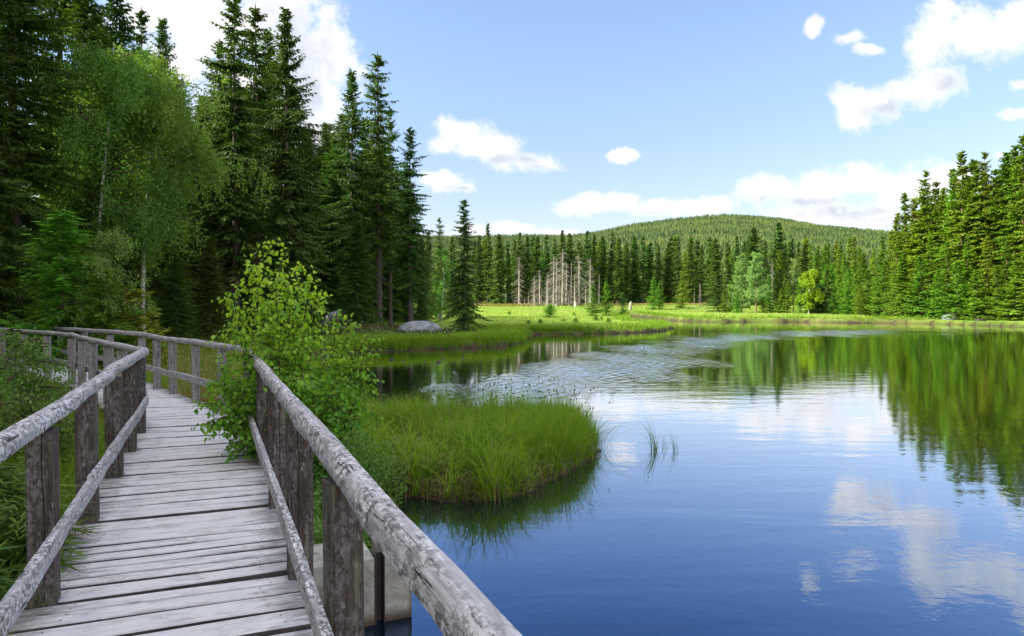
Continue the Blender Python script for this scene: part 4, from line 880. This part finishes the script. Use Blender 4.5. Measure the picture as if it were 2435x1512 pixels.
# trees standing free in front of the far wood
pn = Kind(12, 3, [('trunk', trunk_mesh(231, 12, .16, 'bark_warm', sides=7)), ('crown', pine_mesh(231, 12, 3.3, .08, .22, .62, 7, 'pine', .62, 14, .32))])
pn2 = Kind(12, 3, [('trunk', trunk_mesh(232, 12, .16, 'bark_warm', sides=7)), ('crown', pine_mesh(232, 12, 3.0, .22, .22, .7, 7, 'pine', .5, 14, .32))])
mugo = Kind(6, 2, [('trunk', trunk_mesh(233, 6, .1, 'bark')), ('crown', pine_mesh(233, 6, 2.3, .0, .26, .3, 10, 'mugo', .45, 14, .28))])
def free(kind, nm, x, by, ty, lab, cat, w=1., g=None, zb=None):
    d = 40.
    for _ in range(40):
        z = gz(px(x, d), d) if zb is None else zb; dn = (HC - z) * F / max(by - HY, 3); d = d * .6 + min(max(dn, 30), 190) * .4
    X0 = px(x, d); return place(kind, nm, X0, d, topH(x, d, ty, gz(X0, d)), lab, cat, g, w)
G2 = 'young conifers along the far meadow edge'
free(FY[2], 'young_spruce', 1705, 742, 642, 'dark green young spruce at left end of the pale pine group', 'young spruce', 1.15, G2)
free(pn, 'pine_tree', 1762, 745, 604, 'broad pale green pine, left of the close pair', 'pine', 1.05, 'pale pines on the far shore')
free(pn2, 'pine_tree', 1797, 746, 597, 'broad pale green pine with visible reddish trunk, right of the close pair', 'pine', .95, 'pale pines on the far shore')
free(pn2, 'pine_tree', 1886, 745, 612, 'narrow pale green pine between the dark spire and the bright birch', 'pine', .8, 'pale pines on the far shore')
free(FY[0], 'young_spruce', 1735, 744, 672, 'bright young spruce in front of the pale pines', 'young spruce', 1., G2)
free(FY[1], 'spruce_tree', 1852, 745, 592, 'slim dark green spruce spire just right of the pale pine pair', 'spruce', .8)
free(FY[0], 'young_spruce', 1828, 745, 655, 'yellow green young spruce at foot of a dead trunk', 'young spruce', 1.1, G2)
free(FY[0], 'young_spruce', 1872, 746, 668, 'yellow green young spruce at foot of the slim spire', 'young spruce', .9, G2)
free(FY[2], 'young_spruce', 1966, 746, 640, 'dark young spruce right of the bright birch', 'young spruce', 1., G2)
free(mugo, 'mountain_pine', 1944, 747, 680, 'dense dark oval mountain pine in front of the bright birch', 'pine', 1.1)
tr, cr = birch_mesh(48, 9, 3.0, .08, (.01, 0), 14000, .25, 'birch_bright', 1.0, 26)
free(Kind(9, 2, [('trunk', tr), ('crown', cr)]), 'birch_tree', 1922, 748, 636, 'bright yellow green birch glowing on the far shore', 'birch', 1.)
free(FY[1], 'young_spruce', 1622, 737, 655, 'brownish green young spruce standing alone at the meadow edge', 'young spruce', 1.25, G2)
free(FY[0], 'young_spruce', 1553, 735, 660, 'bright young spruce, left of a touching pair on the meadow', 'young spruce', 1.05, G2)
free(FY[0], 'young_spruce', 1568, 735, 668, 'bright young spruce, right of a touching pair on the meadow', 'young spruce', .95, G2)
free(FY[0], 'young_spruce', 1408, 725, 676, 'bright young spruce just right of the dead trunks', 'young spruce', 1.25, G2, 2.1)
free(FY[0], 'young_spruce', 1441, 725, 668, 'bright pointed young spruce, second one right of the dead trunks', 'young spruce', 1.05, G2, 2.1)
free(FY[2], 'young_spruce', 1480, 726, 695, 'small dull young spruce under the dark wood', 'young spruce', 1.3, G2, 2.1)
for x, by, ty, w_, j in ((1722, 745, 690, 1.3, 0), (1752, 746, 700, 1.2, 0), (1812, 746, 690, 1.3, 1), (1858, 747, 685, 1.2, 0), (1902, 747, 668, 1.1, 1), (1985, 748, 680, 1.2, 0), (2012, 749, 690, 1.3, 0), (2045, 750, 676, 1.2, 1)):
    free(FY[j], 'young_spruce', x, by, ty, 'small %s young spruce in the fringe before the far wood, %s from left' % (('bright green', 'warm green')[j], nth([1722, 1752, 1812, 1858, 1902, 1985, 2012, 2045].index(x))), 'young spruce', w_, 'small young spruces before the far wood')
SN = [Kind(13, 1, [('trunk', trunk_mesh(241 + k, 13, .13, 'dead', sides=6, top=1.)), ('branches', snag_branches(241 + k, 13, dn, L0))]) for k, (dn, L0) in enumerate(((1.1, 1.5), (1.5, 1.9), (.25, .8)))]
snags = [(1234, 608, 0), (1270, 652, 1), (1283, 640, 0), (1287, 690, 2), (1256, 690, 2), (1302, 650, 0), (1299, 660, 2), (1316, 605, 1), (1323, 612, 2), (1329, 660, 2), (1337, 590, 1), (1346, 628, 0), (1358, 622, 2), (1352, 690, 2), (1376, 602, 1), (1310, 700, 2), (1247, 705, 2), (1424, 650, 2), (1403, 612, 0), (1366, 650, 2), (1392, 672, 2)]
for k, (x, ty, kd) in enumerate(sorted(snags)):
    d = r.uniform(184, 193); X0 = px(x, d); ww = 2.1
    place(SN[kd], 'dead_spruce', X0, d, topH(x, d, ty, gz(X0, d)), '%s grey dead spruce from left at the meadow edge, %s' % (nth(k), ('with bare branches', 'thick with bare branches', 'almost branchless')[kd]), 'dead tree', 'grey dead spruces at the meadow edge', ww)
for (x, d, ty, lab) in ((1835, 146, 620, 'pale dead spruce trunk sticking out above the yellow green young spruce'), (1664, 170, 672, 'grey dead trunk between the lone brownish spruce and the dark one'), (1650, 172, 684, 'shorter grey dead trunk beside its taller neighbour')):
    X0 = px(x, d); place(SN[0 if x != 1650 else 2], 'dead_spruce', X0, d, topH(x, d, ty, gz(X0, d)), lab, 'dead tree', None, 1.3)
a = Acc(); tube(a, [(0, 0, -.2), (0, 0, .7), (0, 0, 1.)], [.5, .46, .3], 7); stp = Kind(1, .1, [('trunk', a.build('trunk', [M['dead']], None, True, False))])
place(stp, 'dead_stump', px(1368, 178), 178, 1.6, 'short broken pale stump below the dead trunks', 'stump', None, .4); place(stp, 'dead_stump', px(1498, 160), 160, 2.2, 'pale tilted dead post standing alone on the meadow', 'stump', None, .35, tilt=(0, .28))
minis = [(1308, 757, 724, 'bushy little spruce on the meadow, largest one there'), (1210, 749, 740, 'tiny spruce on the meadow, left of all the others'), (1285, 771, 758, 'tiny spruce at the near meadow edge below the bushy one'), (1340, 767, 757, 'tiny spruce on the bank tongue, second from its left'), (1368, 770, 755, 'tiny spruce near the water in the middle of the bank tongue'), (1416, 764, 748, 'small spruce beside the dark inlet, left of a close pair'), (1430, 762, 752, 'small spruce beside the dark inlet, right of a close pair'), (1446, 770, 755, 'tiny pointed spruce at the near side of the inlet'), (1482, 760, 751, 'tiny round spruce at the tip side of the inlet'), (1364, 750, 742, 'faint tiny spruce far out on the meadow'), (1256, 772, 760, 'tiny faint spruce where the bank tongues meet')]
for (x, by, ty, lab) in minis: free(tiny, 'little_spruce', x, by, ty, lab, 'little spruce', 1.15, 'little spruces scattered on the meadow')

# ------------------------------------------------------------------ the wooded hill, one far mass
r = np.random.RandomState(9); n = 72000
yv = np.sqrt(r.uniform(235 ** 2, 1430 ** 2, n)); xv = r.uniform(-.55, .80, n) * yv; z0 = ground(xv, yv)[0]; h = r.uniform(7, 13.5, n) * (1 + .15 * vnoise(xv, yv, .01)); wd = h * r.uniform(.17, .28, n)
V = []; Q = []; sides = 5; a = Acc()
for lo_, hi_, rw in ((.12, .62, 1.), (.38, .84, .72), (.62, 1., .45)):
    an = np.arange(sides) * 2 * pi / sides; ph = r.uniform(0, 6.28, n)[:, None]; rr_ = wd[:, None] * rw * r.uniform(.7, 1.25, (n, sides))
    ring = np.stack([xv[:, None] + np.cos(an + ph) * rr_, yv[:, None] + np.sin(an + ph) * rr_, (z0 + h * lo_)[:, None] + r.uniform(-.8, .8, (n, sides))], -1)
    apex = np.stack([xv, yv, z0 + h * hi_], -1)[:, None]; V = np.concatenate([ring, apex], 1); o_ = (np.arange(n) * (sides + 1))[:, None]; j = np.arange(sides)[None]
    T = np.stack([o_ + j, o_ + (j + 1) % sides, np.broadcast_to(o_ + sides, (n, sides))], -1).reshape(-1, 3)
    tone = np.clip(.5 + .6 * vnoise(xv, yv, .012) + r.normal(0, .33, n), 0, 1); yl = np.clip((r.rand(n) < .12) * .5 + .5 * (vnoise(xv + 900, yv, .006) > .35), 0, 1) * .6
    a.add(V, None, T, np.repeat(np.stack([tone, yl, yl * 0], -1), sides + 1, 0))
M['hillwood'] = foliage('hill_needles', (.022, .062, .012), (.095, .155, .024), .2, objvar=0, c=(.19, .21, .04))
o = a.build('hill_forest', [M['hillwood']], None, False); tag(o, 'spruce forest covering the far rounded hill', 'forest', kind='stuff')

# ------------------------------------------------------------------ boulders
def boulder(x, d, wx, wy, h, seed, lab, rz=0., nm='boulder', m_='rock', z=None):
    nu, nv = 48, 22; uu = np.linspace(0, 2 * pi, nu, endpoint=False); vv = np.linspace(-.25 * pi, pi / 2, nv); U_, V_ = np.meshgrid(uu, vv)
    X_, Y_, Z_ = np.cos(U_) * np.cos(V_), np.sin(U_) * np.cos(V_), np.sin(V_); dn = 1 + .10 * vnoise(X_ * 1.3 + seed, Y_ * 1.3 + Z_, 1, 3) + .03 * vnoise(X_ * 5 + seed, Y_ * 5 + Z_ * 4, 1, 2)
    se = lambda t_: np.sign(t_) * np.abs(t_) ** .85
    P = np.stack([se(X_) * wx / 2 * dn, se(Y_) * wy / 2 * dn, Z_ * h * dn], -1).reshape(-1, 3); i = np.arange(nv - 1)[:, None] * nu; j = np.arange(nu)[None]; j2 = (j + 1) % nu
    Q = np.stack([i + j, i + j2, i + nu + j2, i + nu + j], -1).reshape(-1, 4)
    o = build(nm, P, Q, None, [M[m_]], None, None, True); X0 = px(x, d); o.location = (X0, d, (gz(X0, d) if z is None else z) - .02); o.rotation_euler = (0, 0, rz); return tag(o, lab, 'boulder' if nm == 'boulder' else 'stone')
boulder(998, 45.5, 3.1, 2.2, .98, 3, 'big smooth grey boulder on the bank beside the lone spruce', .1)
boulder(803, 46, 1.5, 1.3, .42, 5, 'small rounded grey boulder resting on the larger brown one', .4, z=1.55)
boulder(812, 47, 3.4, 2.4, 1.2, 7, 'larger brownish boulder at foot of the dark trunks', .2)
boulder(2262, 87, 2.4, 1.8, .85, 9, 'pale boulder under the right wood near the water', -.3); boulder(2330, 80, 1.2, 1., .35, 11, 'small dark stone at the right shore', 0, m_='steel')
for k, (x, y_, s) in enumerate(((1043, 862, .34), (1053, 853, .22), (1009, 860, .2), (930, 856, .3), (957, 858, .2), (1100, 851, .24))):
    p = at(x, y_); boulder((p[0] / p[1]) * F + CX, p[1], s * .6, s * .5, s * .3, 20 + k, 'dark %s stone breaking the black water near the bank, %s from left' % (('knobbly', 'small')[s < .3], ('fifth', 'sixth', 'third', 'first', 'second', 'last')[k]), k, 'dark_stone', 'steel', z=.0)

# ------------------------------------------------------------------ meadow, banks, undergrowth
r = np.random.RandomState(21)
def edge_land(n, rmin, rmax, u0, u1, smin, smax, f=None):
    d = np.exp(r.uniform(math.log(rmin), math.log(rmax), n)); x = r.uniform(u0, u1, n) * d; z, s = ground(x, d); k = (s > smin) & (s < smax)
    if f is not None: k &= f(x, d, s)
    return x[k], d[k]
notwood = lambda x, y, s: ~((x < -.17 * y - 1.5) & (s > 3.5)) & ~((x > .47 * y + 5) & (s > 5))
a = Acc(); x, y = edge_land(9000, 30, 56, -.26, .26, .0, 2.2, notwood); tufts(a, x, y, 16, .32, .62, np.clip(y * .00032, .006, .03), (.15, .9), 4, .35, .05, r)
x, y = edge_land(9000, 54, 150, -.1, .62, .0, 2.5, notwood); tufts(a, x, y, 9, .5, .6, y * .00036, (.1, .7), 3, .35, .05, r)
o = a.build('bank_sedge', [M['grass']]); tag(o, 'long green sedge hanging over the far banks of the pond', 'sedge', kind='stuff')
a = Acc(); x, y = edge_land(26000, 31, 203, -.27, .62, 1.2, 99, notwood); tufts(a, x, y, 9, y * .012, .32 + .10 * vnoise(x, y, .12), y * .00045, (.2, .9), 3, .4, .10, r, np.clip(.5 + .9 * vnoise(x, y, .09), 0, 1))
o = a.build('meadow_grass', [M['meadow']]); tag(o, 'sunlit yellow green meadow grass before the far wood', 'meadow grass', kind='stuff')
a = Acc(); x = r.uniform(-.12, .5, 2600); d = r.uniform(188, 200, 2600); tufts(a, x * d, d, 8, 1.2, .75, .07, (.1, .5), 3, .3, .3, r)
x, y = edge_land(5000, 11, 30, -.62, -.36, .3, 99, lambda x, y, s: off_walk(x, y, .15) & (y > -x * 1.0 + 3) & (vnoise(x, y, .5) > -.25)); tufts(a, x[:420], y[:420], 20, .16, .62, .0045, (.1, .7), 4, .45, .45, r)
o = a.build('golden_grass', [M['golden']]); tag(o, 'dry golden grass behind the second railing and at the meadow edge', 'dry grass', kind='stuff')
a = Acc(); x = r.uniform(-7.6, -2.6, 400); y = r.uniform(34, 46, 400); z, s = ground(x, y); k = (s > .3) & (vnoise(x, y, .8) > -.1); P = np.stack([x, y, z + r.uniform(.5, .75, 400)], -1)[k]; P = P[:110]; bits(a, P, r.uniform(.012, .022, len(P)))
x, y = edge_land(600, 12, 26, -.56, -.4, .3, 99, lambda x, y, s: off_walk(x, y, .2)); z, s = ground(x, y); P = np.stack([x, y, z + r.uniform(.5, .8, len(x))], -1)[:70]; bits(a, P, .010)
o = a.build('cotton_grass', [M['white_tuft']]); tag(o, 'white cotton grass tufts nodding in front of the big boulder', 'cotton grass', kind='stuff')
# bog plants beside and left of the boardwalk
a = Acc(); fl = lambda x, y: off_walk(x, y, .02) & (side(x, y) < -.9)
x, y = land(9000, -9.5, -1.2, -1.5, 11.5, -9, 99, fl, r); x, y = x[:2300], y[:2300]; h = .55 + .22 * vnoise(x, y, .6); tufts(a, x, y, 26, .16, h, .0035, (.15, 1.), 5, .4, .16, r)
x, y = land(9000, -14, -5, 7.5, 17, -9, 99, lambda x, y: off_walk(x, y, .05) & (side(x, y) < -.9), r); tufts(a, x[:1200], y[:1200], 22, .2, .6, .005, (.15, 1.), 4, .4, .2, r)
x, y = land(9000, -12, -3, 8, 24, .1, 99, lambda x, y: off_walk(x, y, .05) & (side(x, y) > .5), r); tufts(a, x[:1500], y[:1500], 20, .2, .48, .005, (.15, 1.), 4, .4, .1, r)
x, y = edge_land(7000, 20, 46, -.75, -.18, .2, 99, lambda x, y, s: off_walk(x, y, .2)); tufts(a, x[:2600], y[:2600], 12, .35, .4, .008, (.2, .9), 3, .4, .1, r)
o = a.build('bog_grass', [M['grass']]); tag(o, 'lush green bog grass growing beside and behind the boardwalk', 'bog grass', kind='stuff')
# leafy ground cover: low willow and bilberry
a = Acc(); 
def cover(n, x0, x1, y0, y1, f, zlo, zhi, ls, thr=-.1):
    x, y = land(n, x0, x1, y0, y1, -9, 99, f, r); k = vnoise(x, y, .9) > thr; x, y = x[k], y[k]; z, _ = ground(x, y); m_ = len(x); hh = zlo + (zhi - zlo) * np.clip(.5 + vnoise(x, y, 1.1), 0, 1) * r.rand(m_) ** .5
    leaves(a, np.stack([x, y, z + hh], -1), r.normal(0, 1, (m_, 3)) + (0, 0, .2), r.normal(0, .5, (m_, 3)) + (0, 0, 1), r.uniform(.6, 1.3, m_) * ls, np.stack([np.clip(hh / zhi * .6 + r.rand(m_) * .4, 0, 1), (r.rand(m_) < .04) * .5, hh * 0], -1), 'rhomb')
cover(26000, -8, -1.2, .5, 10, fl, .02, .5, .045); cover(22000, -15, -6.5, 9.5, 17.5, lambda x, y: off_walk(x, y, .1) & (side(x, y) < -.9), .05, 1.15, .06)
cover(16000, -2.9, -1.1, 4.9, 8.2, lambda x, y: (side(x, y) > .62) & (x < -1.25 - .0 * y), .02, .5, .05, -.5)
cover(16000, -16, -4, 12, 30, lambda x, y: off_walk(x, y, .1) & (side(x, y) > .7), .03, .4, .07, .05)
cover(26000, -18, -6, 24, 48, lambda x, y: x < -.17 * y, .02, .5, .11, .05)
o = a.build('leafy_undergrowth', [M['shrub']]); tag(o, 'leafy green undergrowth beside the boardwalk and under the wood', 'undergrowth', kind='stuff')
# heath and twigs round the boulders
a = Acc(); x, y = edge_land(30000, 38, 52, -.29, -.09, 1.0, 99); x, y = x[:8000], y[:8000]; z, _ = ground(x, y); m_ = len(x); D = r.normal(0, .6, (m_, 3)) + (0, 0, 1); leaves(a, np.stack([x, y, z + r.uniform(0, .3, m_)], -1), D, r.normal(0, 1, (m_, 3)), r.uniform(.08, .2, m_), np.stack([r.rand(m_), (r.rand(m_) < .4) * 1., z * 0], -1), 'rhomb')
o = a.build('heather', [M['heath']]); tag(o, 'brown heather and dead twigs round the boulders', 'heather', kind='stuff')
# seedlings close to the boardwalk
GS = 'spruce seedlings beside the near boardwalk'
def seedling(x, y, H, w, lab, z=None): place(seed_k, 'spruce_seedling', x, y, H, lab, 'spruce seedling', GS, w, z=z)
seed_k = Kind(1.2, .5, [('trunk', trunk_mesh(135, 1.2, .012, 'bark')), ('crown', spruce_crown(135, 1.2, .62, .04, .07, 5, .028, .13, .008, .03, .25, .0, .8, .7, .1, [M['spruce'], M['bark']]))])
p = sn(5.2, -1.12); seedling(p[0], p[1], .82, 1.15, 'green spruce seedling poking through the left railing onto the deck'); p = sn(4.2, -1.35); seedling(p[0], p[1], .8, 1.2, 'spruce seedling left of the nearest left posts'); p = sn(6.3, -1.5); seedling(p[0], p[1], .75, 1.1, 'spruce seedling half hidden in grass beyond the second left post'); p = sn(3.2, -1.5); seedling(p[0], p[1], .7, 1.2, 'spruce seedling at the lower left behind the lower rail')

# ------------------------------------------------------------------ birch sapling leaning over the right railing
r = np.random.RandomState(33); a = Acc(); L = Acc(); base = np.array((-2.45, 7.55, .15))
tipsD = [(640, 582, 7.3), (588, 612, 7.4), (612, 632, 7.2), (668, 620, 7.5), (705, 622, 7.6), (560, 672, 7.4), (735, 660, 7.7), (768, 700, 7.8), (540, 700, 7.5), (800, 742, 7.9), (655, 650, 7.0), (838, 765, 8.0), (870, 800, 8.0), (545, 760, 7.3), (690, 680, 7.2), (850, 850, 8.1), (868, 900, 8.0), (520, 850, 7.1), (505, 910, 7.0), (500, 960, 6.8), (500, 1010, 6.7), (560, 900, 6.9), (600, 760, 6.9), (720, 760, 7.1), (780, 830, 7.3), (820, 940, 7.4), (850, 1000, 7.6), (640, 860, 6.7), (720, 900, 6.7), (560, 1060, 6.7), (680, 1000, 6.6), (760, 1040, 6.8), (600, 960, 8.2), (700, 800, 8.3), (640, 720, 8.1), (535, 1010, 7.2), (800, 1060, 7.3)]
LP, LD, LN, LS, LW = [], [], [], [], []
def twig(P, ls, dens=.042):
    seg = np.linalg.norm(np.diff(P, axis=0), axis=1); tot = seg.sum(); n = max(2, int(tot / dens)); cum = np.concatenate([[0], np.cumsum(seg)]); q = np.linspace(.15 * tot, tot, n)
    C = np.stack([np.interp(q, cum, P[:, k]) for k in range(3)], -1); t_ = nrm(P[-1] - P[0])
    for k, c in enumerate(C):
        sdv = nrm(np.cross(t_, (0, 0, 1)) * (1 if k % 2 else -1) + r.normal(0, .35, 3)); D = sdv * .7 + t_ * .35 + np.array((0, 0, -.75)) + r.normal(0, .25, 3)
        LP.append(c + sdv * .012); LD.append(D); LN.append(r.normal(0, .5, 3) + (-.25, -.45, .75)); LS.append(ls * r.uniform(.7, 1.2))
        hgt = (c[2] - 1.15) / 1.6 + r.normal(0, .12); LW.append((np.clip(r.rand() * .6 + .25 * hgt, 0, 1), np.clip(hgt * 1.0 - .12, 0, .95) if r.rand() < .8 else 0, 0))  # both leaf tones turn lighter and yellower with height
for i, (x, y, d) in enumerate(tipsD):
    tip = np.array((px(x, d), d, HC + (HY - y) / F * d)); s = np.linspace(0, 1, 12)[:, None]; b0 = base + r.normal(0, .10, 3) * (1, 1, 0)
    P = b0 * (1 - s) + tip * s + np.array((0, 0, 1)) * .25 * np.sin(pi * s) * (tip[2] < 1.7) + (r.normal(0, .05, 3) * np.sin(pi * s)); tube(a, P, np.linspace(.011, .0025, 12), 5, 0)
    twig(P[8:], .062, .04); Lm = np.linalg.norm(tip - b0)
    for k in range(int(24 + Lm * 20)):
        j = r.randint(3, 11); q = P[j] + (P[j + 1] - P[j]) * r.rand(); dr = nrm(r.normal(0, 1, 3) * (1, 1, .5) + (P[11] - P[5]) * .8 / max(Lm, .5) + (0, 0, .15)); ln = r.uniform(.12, .42) * (1.1 if j < 8 else .6)
        s2 = np.linspace(0, 1, 5)[:, None]; P2 = q + dr * ln * s2 + np.array((0, 0, -.3)) * ln * s2 ** 2
        if side(P2[-1, 0], P2[-1, 1]) < .05 and P2[-1, 2] < .95: continue
        tube(a, P2, np.linspace(.0035, .0012, 5), 3, 0); twig(P2, .054)
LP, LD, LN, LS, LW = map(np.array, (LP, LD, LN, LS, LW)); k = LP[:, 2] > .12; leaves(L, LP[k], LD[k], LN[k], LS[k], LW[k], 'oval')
sap = tag(empty('birch_sapling', tuple(base)), 'bright green birch sapling leaning over the right railing', 'birch sapling')
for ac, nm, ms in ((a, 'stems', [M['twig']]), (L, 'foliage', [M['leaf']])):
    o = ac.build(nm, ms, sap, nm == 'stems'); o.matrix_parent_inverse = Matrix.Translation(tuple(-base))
print('sapling leaves', int(k.sum()))
# violet flower spike by the sluice
a = Acc(); p = np.array((-1.42, 5.28, .28)); tube(a, [p, p + (0, 0, .3), p + (.01, 0, .52)], [.004, .003, .002], 4, 0); n = 40; t_ = r.rand(n); P = p + np.stack([r.normal(0, .012, n), r.normal(0, .012, n), .30 + t_ * .2], -1); leaves(a, P, r.normal(0, 1, (n, 3)), r.normal(0, 1, (n, 3)), .022, np.stack([r.rand(n), t_ * 0, t_ * 0], -1), 'rhomb', 1)
o = a.build('violet_flower', [M['shrub'], M['violet']]); tag(o, 'single violet flower spike behind the near right post', 'flower')
for (x_, d_, H_, R_c_, ln_, lab_, sd_) in ((-6.9, 9.3, 1.75, .75, .0, 'leafy shrub in front of the far left railing, nearest the view', 61), (-8.9, 10.6, 1.7, .8, .05, 'leafy shrub at the left edge beyond the nearest leafy one', 62), (-5.2, 7.3, 1.05, .55, 0, 'low leafy shrub under the bend of the left railing', 63)):
    tr, cr = birch_mesh(sd_, H_, R_c_, .1, (ln_, 0), 3800, .05, 'shrub', .25, 26, False)
    o = place(Kind(H_, 1, [('trunk', tr), ('crown', cr)]), 'leafy_shrub', x_, d_, H_, lab_, 'shrub', 'leafy shrubs left of the boardwalk', 1, 0)
# small willow with pale tips between sapling and islet
a = Acc(); n = 2600; c = np.array((-1.75, 7.25, .55)); P = c + r.normal(0, 1, (n, 3)) * (.20, .28, .17); leaves(a, P, r.normal(0, .6, (n, 3)) + (0, 0, .6), r.normal(0, 1, (n, 3)), r.uniform(.03, .055, n), np.stack([np.clip(r.rand(n) * .5 + (P[:, 2] - .45), 0, 1), z[0] * 0 + np.zeros(n), np.zeros(n)], -1), 'rhomb')
for k in range(14): tube(a, np.linspace(c - (0, 0, .5), c + r.normal(0, 1, 3) * (.22, .28, .1) + (0, 0, .12), 5), .004, 3, 1)
o = a.build('willow_shrub', [M['shrub'], M['twig']]); tag(o, 'small willow shrub between the sapling and the sedge islet', 'shrub')
